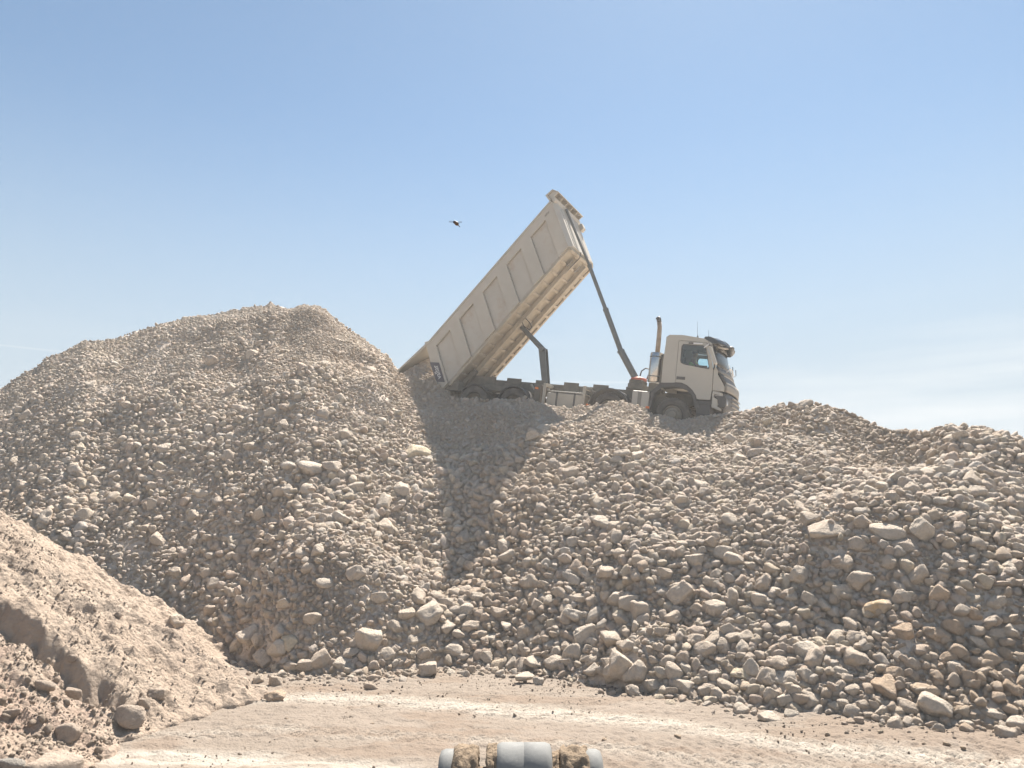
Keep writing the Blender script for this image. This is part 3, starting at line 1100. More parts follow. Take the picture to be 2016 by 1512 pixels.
out_p, out_s, out_r, out_l = [], [], [], []
area = (x1 - x0) * (y1 - y0)
tiers = [0.44, 0.36, 0.30, 0.25, 0.21, 0.175, 0.148, 0.125, 0.105, 0.088, 0.074, 0.062, 0.052]
for ti, D in enumerate(tiers):
    ncand = int(area / (D * D) * 2.6)
    ncand = min(ncand, 700000)
    xc = rng.uniform(x0, x1, ncand)
    yc = rng.uniform(y0, y1, ncand)
    a, t, cyv, czv, fyv = mound_tu(xc, yc)
    md = mean_d(xc, yc, t, a)
    fn = fines(xc, yc, t, a)
    p = np.exp(-(np.log(D / md) / 0.42) ** 2) * np.where(D > md, 0.5 if D > 0.28 else 0.7, 1.0)
    p = np.where(D <= md * 0.8, 1.0, p)
    p = p * np.where(fn > 0.5, 0.16, np.where(fn > 0.3, 0.45, 1.0))
    vis = (np.abs(a) < 0.80)
    behind = (yc - cyv)
    lim = np.where(a < -0.19, 0.5, 0.9)
    u = rng.random(ncand)
    u2 = rng.random(ncand)
    oncone = np.hypot(xc - CONE[0], yc - CONE[1]) < 2.4
    ok = vis & (t > 0.0 - 0.09 * u2 ** 30) & ((behind < lim) | oncone) & (u < p)
    # left of the frame the foot is hidden behind the sand pile
    xc, yc, md, t = xc[ok], yc[ok], md[ok], t[ok]
    i = ((xc - x0) / RES).astype(int)
    j = ((yc - y0) * YS / RES).astype(int)
    m_ = (i > 20) & (i < NXg - 20) & (j > 20) & (j < NYg - 20)
    xc, yc, i, j = xc[m_], yc[m_], i[m_], j[m_]
    k = D / 2 / RES
    ring = [(0, 0)] + [(int(round(k * 0.50 * math.cos(q))), int(round(k * 0.50 * math.sin(q)))) for q in np.arange(0, 2 * PI, PI / 4)]
    kk = int(round(k * 0.72))
    ii, jj = np.ogrid[-kk:kk + 1, -kk:kk + 1]
    disk = (ii * ii + jj * jj) <= kk * kk + 0.5
    # quick reject, then sequential placing
    free = np.ones(len(xc), bool)
    for dx, dy in ring:
        free &= ~occ[i + dx, j + dy]
    xs, ys, is_, js = xc[free], yc[free], i[free], j[free]
    kept = []
    for q in range(len(xs)):
        a0, b0 = is_[q], js[q]
        good = True
        for dx, dy in ring:
            if occ[a0 + dx, b0 + dy]:
                good = False
                break
        if good:
            occ[a0 - kk:a0 + kk + 1, b0 - kk:b0 + kk + 1] |= disk
            kept.append(q)
    if not kept:
        continue
    kx, ky = xs[kept], ys[kept]
    n = len(kx)
    sc = D / 2 * rng.uniform(1.0, 1.36, n)
    out_p.append(np.stack([kx, ky, np.zeros(n)], 1))
    out_s.append(sc)
    out_l.append(np.full(n, D))
# a loose second layer lying on top
n2 = 9000
xc = rng.uniform(x0, x1, n2 * 4); yc = rng.uniform(y0, y1, n2 * 4)
a, t, cyv, czv, fyv = mound_tu(xc, yc)
ok = (np.abs(a) < 0.8) & (t > 0.03) & (yc < cyv + 0.3)
xc, yc, t = xc[ok][:n2], yc[ok][:n2], t[ok][:n2]
a = xc / yc
md = mean_d(xc, yc, t, a) * rng.uniform(0.55, 1.25, len(xc))
P2 = np.stack([xc, yc, md * 0.28], 1)
P1 = np.concatenate(out_p)
SC = np.concatenate(out_s + [md / 2])
P = np.concatenate([P1, P2])
n = len(P)
e = 0.10
zx = (mound_h(P[:, 0] + e, P[:, 1]) - mound_h(P[:, 0] - e, P[:, 1])) / (2 * e)
zy = (mound_h(P[:, 0], P[:, 1] + e) - mound_h(P[:, 0], P[:, 1] - e)) / (2 * e)
zx, zy = np.clip(zx, -1.2, 1.2), np.clip(zy, -1.2, 1.2)
nl = np.sqrt(zx ** 2 + zy ** 2 + 1)
nx_, ny_, nz_ = -zx / nl, -zy / nl, 1 / nl
lift = SC * (0.05 + 0.34 * rng.random(n)) + P[:, 2]
z0 = np.maximum(mound_h(P[:, 0], P[:, 1]), 0)
P[:, 0] += nx_ * lift; P[:, 1] += ny_ * lift; P[:, 2] = z0 + nz_ * lift
# tilt towards the slope, then tumbled
rot = np.stack([np.arctan2(zy, 1) * 0.6 + rng.normal(0, 0.42, n), -np.arctan2(zx, 1) * 0.6 + rng.normal(0, 0.42, n), rng.uniform(0, 2 * PI, n)], 1)
wild = rng.random(n) < 0.35
rot[wild, 0] += rng.uniform(-1.4, 1.4, wild.sum())
scl = SC[:, None] * rng.uniform(0.82, 1.15, (n, 3))
# the largest of them (seen largest) become stones of their own, the rest one mass
dist = np.sqrt(P[:, 0] ** 2 + P[:, 1] ** 2)
px_, py_ = project(P)
inv = (px_ > -10) & (px_ < 2026) & (py_ > 560) & (py_ < 1530) & (sand_h(P[:, 0] * 0.86, P[:, 1] * 0.86 + 0.0) < 3)
appar = np.where(inv, SC / dist, 0)
# hidden ones behind the sand pile do not count
hid = (px_ < 480) & (py_ > 1000 + (px_ * 0.62))
appar[hid] = 0
order = np.argsort(-appar)
nsep = 290 - nb
sep_i = order[:nsep]
rest = np.setdiff1d(np.arange(n), sep_i)
for q in sep_i:
    o = link('stone', BIG[int(q) % len(BIG)], mound)
    o.location = P[q]
    o.rotation_euler = rot[q]
    s_ = float(SC[q])
    o.scale = (s_, s_, s_)
tint = 0.35 * sstep(-0.1, 0.7, fbm(P[:, 0] * 0.35 + 11, P[:, 1] * 0.35, 4)) + rng.random(n) ** 4 * 0.6
tint = tint + 0.55 * sstep(1620, 1900, px_) * sstep(1180, 1260, py_)
tint = np.clip(tint, 0, 0.9)
scatter('stones', P[rest], scl[rest], rot[rest], lib, NVAR, 'countless smaller limestone stones covering the heap', parent=mound, tint=tint[rest])
print('stones', n, 'explicit', nb)
# gravel and grit in every gap
n3 = 420000
xc = rng.uniform(x0, x1, n3); yc = rng.uniform(y0, y1, n3)
a, t, cyv, czv, fyv = mound_tu(xc, yc)
fn = fines(xc, yc, t, a)
oncone = np.hypot(xc - CONE[0], yc - CONE[1]) < 2.4
ok = (np.abs(a) < 0.75) & (t > -0.01) & ((yc < cyv + 0.7) | oncone) & ((fn < 0.45) | (rng.random(n3) < 0.35)) & ~((a < -0.42) & (t < 0.25))
xc, yc = xc[ok], yc[ok]
n3 = len(xc)
sc = 0.012 + rng.gamma(2.0, 0.0065, n3)
zz = mound_h(xc, yc)
scatter('gravel', np.stack([xc, yc, np.maximum(zz, 0) + sc * 0.35], 1), sc[:, None] * rng.uniform(.75, 1.25, (n3, 3)), rng.uniform(0, 6.28, (n3, 3)), libg, 8,
        'fine limestone gravel between the stones of the heap', parent=mound)
print('gravel', n3)

# ------------------------------------------------------------------ loose blocks lying on the flat floor
def ground_block(px, py, wd, shape, look, label, cat='boulder', rz=0.0, hf=None, flat=1.0, sink=0.5, group=None):
    if hf is None:
        r = ray(px, py); t = -(CAMZ - 0.05) / r[2]
        P = np.array([r[0] * t, r[1] * t, 0.0])
    else:
        P = ray_surface(px, py, hf)
    dist = P[1] * cP + (P[2] - CAMZ) * sP
    r_ = wd * dist / F / 2
    o = link('boulder', BIG[shape], None)
    if look != 'boulder':
        o.material_slots[0].link = 'OBJECT'
        o.material_slots[0].material = M[look]
    o.scale = (r_, r_, r_ * flat)
    o.rotation_euler = (random.uniform(-.15, .15), random.uniform(-.15, .15), rz)
    o.location = (P[0], P[1], P[2] + r_ * flat * sink)
    tag(o, label, cat, group)
    return o


ground_block(846, 1324, 42, 2, 'boulder', 'pale boulder standing alone just in front of the heap foot', rz=0.3)
ground_block(929, 1318, 20, 1, 'boulder', 'small round stone on bare dust between the pale boulder and the heap foot', cat='stone', rz=1)
ground_block(1032, 1337, 40, 3, 'boulder', 'low flat rock lying on pale dust before the middle of the heap', rz=0.1)
ground_block(1060, 1342, 24, 6, 'boulder', 'squat block touching the right end of the low flat rock', cat='stone', rz=0.1)
ground_block(542, 1374, 44, 7, 'boulder_brown', 'flat tan slab lying at the right foot of the sand pile', cat='rock', rz=0.1)
ground_block(509, 1338, 27, 5, 'boulder', 'rounded rock by the sand pile foot, left of its twin-sized neighbour', cat='rock', rz=2)
ground_block(543, 1342, 27, 8, 'boulder', 'grey cornered rock between the sand pile and the heap', cat='rock', rz=0.5)
ground_block(517, 1354, 20, 9, 'boulder', 'small stone just behind the flat tan slab', cat='stone', rz=0.5)
ground_block(1334, 1447, 15, 4, 'boulder_brown', 'small brown stone alone on the pale floor near the wheel tracks', cat='stone', rz=1.5)
ground_block(1320, 1457, 7, 10, 'boulder_brown', 'pebble just below the small brown stone', cat='stone', rz=1.5)
ground_block(1491, 1377, 40, 12, 'boulder', 'pointed pale block leaning out at the foot of the heap', rz=0.8, sink=0.75)
ground_block(1601, 1391, 46, 14, 'boulder', 'tall pointed grey block standing at the heap foot on the right', rz=0.3, sink=0.8)
ground_block(1629, 1441, 10, 5, 'boulder_brown', 'tiny dark stone on the pale strip under the tall pointed block', cat='stone')
ground_block(1864, 1461, 15, 9, 'boulder_brown', 'dark round stone at the lower right edge of the pale floor', cat='stone')
ground_block(1895, 1467, 11, 13, 'boulder_brown', 'little brown stone right of the dark round stone', cat='stone')
ground_block(1819, 1460, 9, 1, 'boulder_brown', 'little stone left of the dark round stone', cat='stone')
ground_block(1848, 1431, 22, 5, 'boulder', 'round stone resting just off the heap foot at the right', cat='stone')
ground_block(733, 1421, 9, 2, 'boulder_brown', 'flat brown pebble on the grey strip between wheel tracks', cat='stone')
ground_block(564, 1412, 10, 6, 'boulder_brown', 'brown pebble beside the toe of the sand pile', cat='stone')
ground_block(1190, 1452, 12, 4, 'boulder_brown', 'dark clod on the floor above the right loader barrel', cat='clod')
# on the sand pile
ground_block(253, 1420, 66, 5, 'boulder_sand', 'big smooth brown boulder at the toe of the sand pile', hf=both_h, rz=0.1, flat=0.9, sink=0.35)
ground_block(105, 1532, 112, 2, 'boulder_sand', 'large rough boulder cut by the bottom edge near the left corner', hf=both_h, rz=1.4, sink=0.1)
ground_block(134, 1452, 48, 1, 'boulder_sand', 'tan rounded boulder just above the large rough boulder at the bottom edge', hf=both_h, rz=0.4, sink=0.3)
ground_block(88, 1357, 38, 9, 'boulder_sand', 'reddish clod boulder below the cut step of the sand pile', hf=both_h, rz=0.4, sink=0.3)
ground_block(140, 1370, 34, 4, 'boulder_sand', 'angular reddish lump right of the reddish clod boulder', hf=both_h, rz=0.9, sink=0.3)
ground_block(141, 1300, 20, 6, 'boulder_sand', 'pale stone resting against the cut step', cat='stone', hf=both_h, rz=0.4, sink=0.4)
ground_block(311, 1376, 42, 2, 'boulder_sand', 'brown lump on the lower sand pile slope', cat='clod', hf=both_h, rz=0.4, sink=0.3)
ground_block(348, 1228, 44, 16, 'boulder', 'pale block stuck in the top of the sand pile by the heap', hf=both_h, rz=2.2, sink=0.2)
ground_block(284, 1387, 24, 8, 'boulder_sand', 'small clod left of the brown lump', cat='clod', hf=both_h, rz=0.4, sink=0.3)
ground_block(232, 1213, 15, 5, 'boulder_sand', 'small stone on the upper sand slope', cat='stone', hf=both_h, rz=0.4, sink=0.3)
ground_block(20, 1515, 50, 9, 'boulder_grey', 'pale stone half out of frame beside the large rough boulder', cat='stone', hf=both_h, rz=0.4, sink=0.3)
ground_block(20, 1412, 34, 10, 'boulder_sand', 'reddish stone at the left edge of the lower sand slope', cat='stone', hf=both_h, rz=0.4, sink=0.3)

# pebbles and clods too many to count
n = 18000
xc = rng.uniform(-6.5, 9, n); yc = rng.uniform(8.6, 15.5, n)
a, t, *_ = mound_tu(xc, yc)
dens = np.exp(np.clip(t, -9, 0) * 9) * 0.9 + 0.03 + 0.25 * (fbm(xc * 0.8, yc * 2, 3) > 0.4) + 0.6 * np.exp(-((xc - 1.6) / 1.4) ** 2 - ((yc - 10.25 + 0.1 * xc) / 0.25) ** 2)
ok = (t < 0.02) & (rng.random(n) < dens) & (sand_h(xc, yc) < 0)
xc, yc, t = xc[ok], yc[ok], t[ok]
n = len(xc)
sc = rng.gamma(1.8, 0.0036, n) + 0.004 + 0.035 * (rng.random(n) < 0.05) * np.exp(np.clip(t, -9, 0) * 14)
scatter('pebbles', np.stack([xc, yc, sc * 0.3], 1), sc[:, None] * rng.uniform(.7, 1.2, (n, 3)), rng.uniform(0, 6.28, (n, 3)), libc, 8,
        'small clods and pebbles strewn over the pale floor')
n = 50000
xc = rng.uniform(-11, -3.4, n); yc = rng.uniform(7.0, 14, n)
zz = sand_h(xc, yc)
e = 0.06
sl_ = np.hypot(sand_h(xc + e, yc, False) - sand_h(xc - e, yc, False), sand_h(xc, yc + e, False) - sand_h(xc, yc - e, False)) / (2 * e)
lower = sstep(11.4, 10.6, yc)
cl_ = 0.12 + 0.6 * lower + 0.22 * (fbm(xc * 1.2, yc * 1.2, 3) > 0.25)
ok = (zz > -0.02) & (sl_ < 1.0) & (rng.random(n) < cl_)
xc, yc, zz, lower = xc[ok], yc[ok], zz[ok], lower[ok]
n = len(xc)
sc = rng.gamma(1.7, 0.0045, n) + 0.004 + (rng.random(n) < 0.035) * rng.uniform(0.015, 0.045, n) * (0.4 + lower * 0.6)
scatter('soil_clods', np.stack([xc, yc, zz + sc * 0.25], 1), sc[:, None] * rng.uniform(.75, 1.2, (n, 3)), rng.uniform(0, 6.28, (n, 3)), libc, 8,
        'crumbly reddish clods covering the sand pile', parent=sand)

# ================================================================== TIPPER TRUCK
truck = bpy.data.objects.new('dump_truck', None)
COL.objects.link(truck)
TM = Matrix(((TX[0], TY[0], TZ[0], TO[0]), (TX[1], TY[1], TZ[1], TO[1]), (TX[2], TY[2], TZ[2], TO[2]), (0, 0, 0, 1)))
truck.matrix_world = TM
tag(truck, 'cream four-axle tipper truck with its body raised, tipping stones on the heap', 'truck')

A51 = math.radians(51.33)
BU, BV = (math.cos(A51), math.sin(A51)), (-math.sin(A51), math.cos(A51))
BO = (-7.98, 0.927)


def AB(a, b):
    return (BO[0] + BU[0] * a + BV[0] * b, BO[1] + BU[1] * a + BV[1] * b)


SLN = 0.45
# ---- tipper body: frame of the near side with notches for the recessed panels
panels = [(0.62 + 1.262 * k, 1.37 + 1.262 * k) for k in range(5)]       # upper corners of the recesses (a)
btop, pb_top = 1.62, 1.34


def side_outline(base=0.0):
    pts = [(-0.03, -0.0)]
    for (l, r_) in panels:
        d = SLN * (pb_top - 0.05)
        pts += [(l - d, 0.0), (l - d, 0.05), (l, pb_top), (r_, pb_top), (r_ - d, 0.05), (r_ - d, 0.0)]
    pts += [(6.25, 0.0), (6.25 + SLN * btop, btop), (0.33, btop), (-0.29, 0.36), (-0.36, 0.17), (-0.33, 0.0)]
    # close at the tip
    return [AB(*p) for p in pts]


body = None
bm = bmesh.new()
inner = [AB(-0.25, 0.0), AB(6.2, 0.0), AB(6.2 + SLN * btop, btop - 0.02), AB(0.40, btop - 0.02)]
b_prism(bm, inner, 1.10, 1.14)
b_prism(bm, inner, -1.14, -1.10)
# floor sheet
b_prism(bm, [AB(-0.25, 0.0), AB(6.3, 0.0), AB(6.3, 0.05), AB(-0.25, 0.05)], -1.095, 1.095)
# top rails
b_prism(bm, [AB(0.40, btop + 0.002), AB(7.0, btop + 0.002), AB(7.03, btop + 0.07), AB(0.44, btop + 0.07)], -1.27, -1.10)
b_prism(bm, [AB(0.40, btop + 0.002), AB(7.0, btop + 0.002), AB(7.03, btop + 0.07), AB(0.44, btop + 0.07)], 1.10, 1.27)
body = from_bm('tipper_body', bm, M['body_paint'], truck, bevel=0.008)

for sgn in (-1, 1):
    bm = bmesh.new()
    ys = sorted((sgn * 1.25, sgn * 1.145))
    b_prism(bm, side_outline(), ys[0], ys[1])
    from_bm('side_frame', bm, M['body_paint'], body, bevel=0.012)
    for (l, r_) in panels:
        bm = bmesh.new()
        d = SLN * (pb_top - 0.03)
        ys = sorted((sgn * 1.141, sgn * 1.160))
        g = 0.012
        b_prism(bm, [AB(l - d + g, 0.03), AB(r_ - d - g, 0.03), AB(r_ - g, pb_top - g), AB(l + g, pb_top - g)], ys[0], ys[1])
        from_bm('side_panel', bm, M['panel_paint'], body, bevel=0.006)
# floor cross members and runners
for k in range(14):
    bm = bmesh.new()
    a0 = 0.0 + k * 0.475
    b_prism(bm, [AB(a0, -0.002), AB(a0 + 0.14, -0.002), AB(a0 + 0.12, -0.085), AB(a0 + 0.02, -0.085)], -1.069, 1.069)
    from_bm('cross_member', bm, M['under'], body, bevel=0.006)
for yy in (-0.46, 0.46):
    bm = bmesh.new()
    b_prism(bm, [AB(0.1, -0.087), AB(6.15, -0.087), AB(6.15, -0.20), AB(0.1, -0.26)], yy - 0.07, yy + 0.07)
    from_bm('floor_runner', bm, M['under'], body, bevel=0.01)
for yy in (-1.13, 1.13):
    bm = bmesh.new()
    b_prism(bm, [AB(0.0, -0.004), AB(6.25, -0.004), AB(6.25, -0.07), AB(0.0, -0.10)], yy - 0.06, yy + 0.06)
    from_bm('edge_beam', bm, M['under'], body, bevel=0.006)
bm = bmesh.new()
b_prism(bm, [AB(-0.2, -0.01), AB(6.28, -0.01), AB(6.28, -0.03), AB(-0.2, -0.03)], -1.05, 1.05)
from_bm('floor_plate', bm, M['under'], body)
# slots near the front of the underside
bm = bmesh.new()
for aa, yy in ((5.75, -0.62), (5.75, 0.15)):
    b_prism(bm, [AB(aa, -0.128), AB(aa + 0.30, -0.128), AB(aa + 0.30, -0.14), AB(aa, -0.14)], yy - 0.05, yy + 0.05)
from_bm_each('slot_plate', bm, M['grey_plastic'], body)
# rear lock box and hinge lugs
bm = bmesh.new()
b_prism(bm, [AB(0.2, -0.13), AB(0.95, -0.13), AB(0.95, -0.30), AB(0.2, -0.30)], -0.75, -0.58)
b_prism(bm, [AB(0.2, -0.13), AB(0.95, -0.13), AB(0.95, -0.30), AB(0.2, -0.30)], 0.58, 0.75)
from_bm_each('hinge_block', bm, M['chassis'], body, bevel=0.01)
# headboard with folded corners
bm = bmesh.new()


def hb(a, b, y):
    x, z = AB(a + SLN * b, b)
    return Vector((x, y, z))


for yy0, yy1, a0_, a1_ in ((-1.25, -1.0, 6.252, 6.37), (-1.0, 1.0, 6.37, 6.37), (1.0, 1.25, 6.37, 6.252)):
    P = [[hb(a0_, b, yy0), hb(a1_, b, yy1)] for b in (-0.0, 0.5, 1.0, 1.5, btop)]
    b_grid(bm, P)
bmesh.ops.remove_doubles(bm, verts=bm.verts[:], dist=0.001)
hbd = from_bm('headboard', bm, M['body_paint'], body)
sdm = hbd.modifiers.new('thick', 'SOLIDIFY')
sdm.thickness = 0.04
for yy in (-0.75, 0.55):
    bm = bmesh.new()
    P = [hb(6.38, 0.05, yy - .06), hb(6.38, 0.05, yy + .06), hb(6.38, 1.45, yy + .06), hb(6.38, 1.45, yy - .06),
         hb(6.43, 0.05, yy - .05), hb(6.43, 0.05, yy + .05), hb(6.43, 1.45, yy + .05), hb(6.43, 1.45, yy - .05)]
    vs = [bm.verts.new(p) for p in P]
    for f in ((0, 1, 2, 3), (7, 6, 5, 4), (0, 4, 5, 1), (1, 5, 6, 2), (2, 6, 7, 3), (3, 7, 4, 0)):
        bm.faces.new([vs[i] for i in f])
    from_bm('headboard_rib', bm, M['body_paint'], body, bevel=0.006)
# canopy over the headboard
bm = bmesh.new()
b_prism(bm, [AB(6.98, 1.70), AB(7.03, 1.97), AB(7.30, 1.93), AB(7.33, 1.88), AB(7.08, 1.90), AB(7.06, 1.70)], -1.26, 1.26)
b_prism(bm, [AB(7.06, 1.55), AB(7.062, 1.69), AB(7.10, 1.69), AB(7.20, 1.68), AB(7.21, 1.62), AB(7.14, 1.56)], -1.24, 1.24)
b_prism(bm, [AB(7.31, 1.93), AB(7.34, 1.93), AB(7.425, 1.67), AB(7.395, 1.67)], -1.25, 1.25)
can = from_bm('canopy', bm, M['body_paint'], body, bevel=0.01)
for yy in (-1.2, -0.72, -0.25, 0.25, 0.72, 1.2):
    bm = bmesh.new()
    b_prism(bm, [AB(7.085, 1.70), AB(7.085, 1.875), AB(7.31, 1.875), AB(7.385, 1.68)], yy - .015, yy + .015)
    from_bm('gusset', bm, M['body_paint'], body)
bm = bmesh.new()
b_prism(bm, [AB(6.95, 1.2), AB(7.12, 1.2), AB(7.20, 1.4), AB(7.02, 1.45)], 0.95, 1.2)
from_bm('cover_motor', bm, M['body_paint'], body, bevel=0.02)
# name plate on the rear post
px0 = AB(0.035, 1.05); px1 = AB(0.27, 0.80)
plate = [LP(843.2 + 2.4, 713.2, -1.262), LP(864.3, 713.8, -1.262), LP(875.6, 752.0, -1.262), LP(859.2, 751.8, -1.262)]
bm = bmesh.new()
b_prism(bm, plate, -1.262, -1.2515)
npl = from_bm('name_plate', bm, M['plate'], body)


def text_obj(name, txt, size, m, parent, o_, xdir, ydir, y=-1.264, shear=0.0, ext=0.003, sx=1.0):
    cu = bpy.data.curves.new(name, 'FONT')
    cu.body = txt
    cu.size = size
    cu.extrude = ext
    cu.align_x = 'CENTER'
    cu.align_y = 'CENTER'
    cu.offset = 0.0
    cu.shear = shear
    cu.materials.append(m)
    ob = bpy.data.objects.new(name, cu)
    COL.objects.link(ob)
    ob.parent = parent
    X_ = Vector((xdir[0], 0, xdir[1])).normalized()
    Z_ = Vector((0, -1, 0))
    Y_ = Z_.cross(X_)
    Mx = Matrix((X_ * sx, Y_, Z_)).transposed().to_4x4()
    Mx.translation = Vector((o_[0], y, o_[1]))
    ob.matrix_local = Mx
    # turn into a mesh so that its outline is plain geometry
    dg = bpy.context.evaluated_depsgraph_get()
    me = bpy.data.meshes.new_from_object(ob.evaluated_get(dg))
    mo = bpy.data.objects.new(name, me)
    COL.objects.link(mo)
    mo.parent = parent
    mo.matrix_local = Mx
    bpy.data.objects.remove(ob)
    return mo


pc = (sum(p[0] for p in plate) / 4, sum(p[1] for p in plate) / 4)
ud = (plate[1][0] + plate[0][0] - plate[3][0] - plate[2][0], plate[1][1] + plate[0][1] - plate[3][1] - plate[2][1])
text_obj('lettering', 'vallar', 0.27, M['white'], body, pc, ud, None, sx=0.92)
tp, tq = LP(1070, 427.5, -1.27), LP(1083, 413.5, -1.27)
text_obj('lettering', 'vallar', 0.11, M['chassis'], body, ((tp[0] + tq[0]) / 2, (tp[1] + tq[1]) / 2), (tq[0] - tp[0], tq[1] - tp[1]), None, y=-1.256)

# tailgate swung open on its top hinge
bm = bmesh.new()
h0, h1 = (-9.10, 2.30), (-10.26, 1.14)
dv = Vector((h1[0] - h0[0], h1[1] - h0[1])).normalized()
nv = Vector((-dv.y, dv.x))
gate = [h0, (h0[0] + nv.x * 0.09, h0[1] + nv.y * 0.09), (h1[0] + nv.x * 0.06, h1[1] + nv.y * 0.06), h1]
b_prism(bm, gate, -1.24, 1.24)
gt = from_bm('tailgate', bm, M['body_paint'], truck, bevel=0.01)
for yy in (-1.0, -0.35, 0.35, 1.0):
    bm = bmesh.new()
    o1 = [(h0[0] + dv.x * 0.1 - nv.x * 0.002, h0[1] + dv.y * 0.1 - nv.y * 0.002), (h1[0] - dv.x * 0.1 - nv.x * 0.002, h1[1] - dv.y * 0.1 - nv.y * 0.002)]
    b_prism(bm, [o1[0], o1[1], (o1[1][0] - nv.x * .05, o1[1][1] - nv.y * .05), (o1[0][0] - nv.x * .05, o1[0][1] - nv.y * .05)], yy - .05, yy + .05)
    from_bm('gate_rib', bm, M['body_paint'], gt, bevel=0.006)
bm = bmesh.new()
for yy in (-1.22, 1.22):
    b_prism(bm, [(h0[0] - 0.05, h0[1] + 0.05), (h0[0] + 0.22, h0[1] + 0.12), (h0[0] + 0.30, h0[1] + 0.02), (h0[0] + 0.05, h0[1] - 0.09)], yy - .03, yy + .03)
from_bm_each('gate_hinge', bm, M['body_paint'], gt, bevel=0.01)

# hoist cylinder, four stages
hoist = None
HY = -0.32
hp = [LP(1252, 746, HY), LP(1222, 690, HY), LP(1192, 608, HY), LP(1160, 522, HY), LP(1114.5, 412, HY)]
rad = [0.115, 0.088, 0.066, 0.046]
for k in range(4):
    bm = bmesh.new()
    p, q = hp[k], hp[k + 1]
    b_tube(bm, [(p[0], HY, p[1]), (q[0], HY, q[1])], rad[k], 16)
    if k < 3:
        b_tube(bm, [(q[0] + .03, HY, q[1] - .06), (q[0], HY, q[1] + .001)], rad[k] + 0.012, 16)
    ob = from_bm('hoist_cylinder' if k == 0 else 'hoist_stage', bm, M['steel'], truck if k == 0 else hoist, bevel=0.004)
    if k == 0:
        hoist = ob
# cradle with the red rim
bm = bmesh.new()
b_box(bm, -1.68, -1.16, -0.62, 0.62, 1.30, 1.50)
b_box(bm, -1.66, -1.2, -0.58, 0.0, 1.50, 1.62)
cr_ = from_bm('hoist_cradle', bm, M['chassis'], truck, bevel=0.03)
bm = bmesh.new()
b_lathe(bm, [(0.25, 1.60), (0.275, 1.64), (0.25, 1.70), (0.10, 1.74), (0.001, 1.745)], 24, 'z', (-1.42, -0.30, 0))
from_bm('cradle_rim', bm, M['red'], cr_, True)
bm = bmesh.new()
b_tube(bm, [(-1.35, -.45, 1.75), (-1.32, -.45, 1.92), (-1.2, -.45, 2.02), (-1.02, -.45, 2.0), (-0.88, -.45, 1.88), (-.8, -.45, 1.7)], 0.022, 8)
b_tube(bm, [(-1.15, -.2, 1.7), (-1.1, -.2, 1.9), (-.95, -.2, 1.95), (-.75, -.2, 1.8)], 0.06, 8)
from_bm_each('hydraulic_hose', bm, M['black'], truck, True)

# stabiliser linkage between chassis and body
stb = [LP(1018, 634, 0), LP(1069.5, 689, 0), LP(1076, 752, 0)]
bm = bmesh.new()
p, q = Vector((stb[0][0], 0, stb[0][1])), Vector((stb[1][0], 0, stb[1][1]))
b_tube(bm, [p + Vector((0, -.12, 0)), q + Vector((0, -.12, 0))], [0.055, 0.085], 10)
b_tube(bm, [p + Vector((0, .12, 0)), q + Vector((0, .12, 0))], [0.055, 0.085], 10)
b_tube(bm, [p + Vector((0, -.3, 0)), p + Vector((0, .3, 0))], 0.06, 10)
stab = from_bm('stabiliser_arm', bm, M['steel'], truck, bevel=0.01)
bm = bmesh.new()
r_ = Vector((stb[2][0], 0, stb[2][1] - .1))
b_prism(bm, [(q.x - .13, q.z + .02), (q.x + .10, q.z + .06), (q.x + .13, q.z - .03), (r_.x + .10, r_.z), (r_.x - .10, r_.z)], -0.14, -0.10)
b_prism(bm, [(q.x - .13, q.z + .02), (q.x + .10, q.z + .06), (q.x + .13, q.z - .03), (r_.x + .10, r_.z), (r_.x - .10, r_.z)], 0.10, 0.14)
b_prism(bm, [(q.x - .10, q.z), (q.x + .05, q.z), (r_.x + .02, r_.z), (r_.x - .08, r_.z)], -0.098, 0.098)
b_tube(bm, [q + Vector((0, -.2, 0)), q + Vector((0, .2, 0))], 0.09, 12)
from_bm_each('lower_link', bm, M['steel'], stab, bevel=0.006)
# hose along the underside and its loop
bm = bmesh.new()
pts = [LP(1144, 497, 0.0), LP(1140, 510, 0), LP(1120, 530, 0), LP(1090, 560, 0), LP(1060, 595, 0), LP(1030, 625, 0), LP(1027, 633, 0), LP(1033, 643, 0), LP(1043, 649, 0), LP(1047, 644, 0),
       LP(1042, 634, 0), LP(1034, 627, 0), LP(1028, 626, 0)]
P3 = [Vector((p[0], -0.52 if i < 5 else -0.30, p[1])) for i, p in enumerate(pts)]
P3 = [Vector((LPp[0], yy, LPp[1])) for LPp, yy in [(LP(x_, y_, -0.5), -0.5) for x_, y_ in ((1144, 497), (1141, 508), (1122, 528), (1092, 558), (1061, 594), (1034, 622), (1027, 631), (1031, 642), (1042, 649), (1047, 645), (1043, 635), (1035, 627), (1027, 625))]]
b_tube(bm, P3, 0.017, 8)
from_bm('hose', bm, M['black'], body, True)

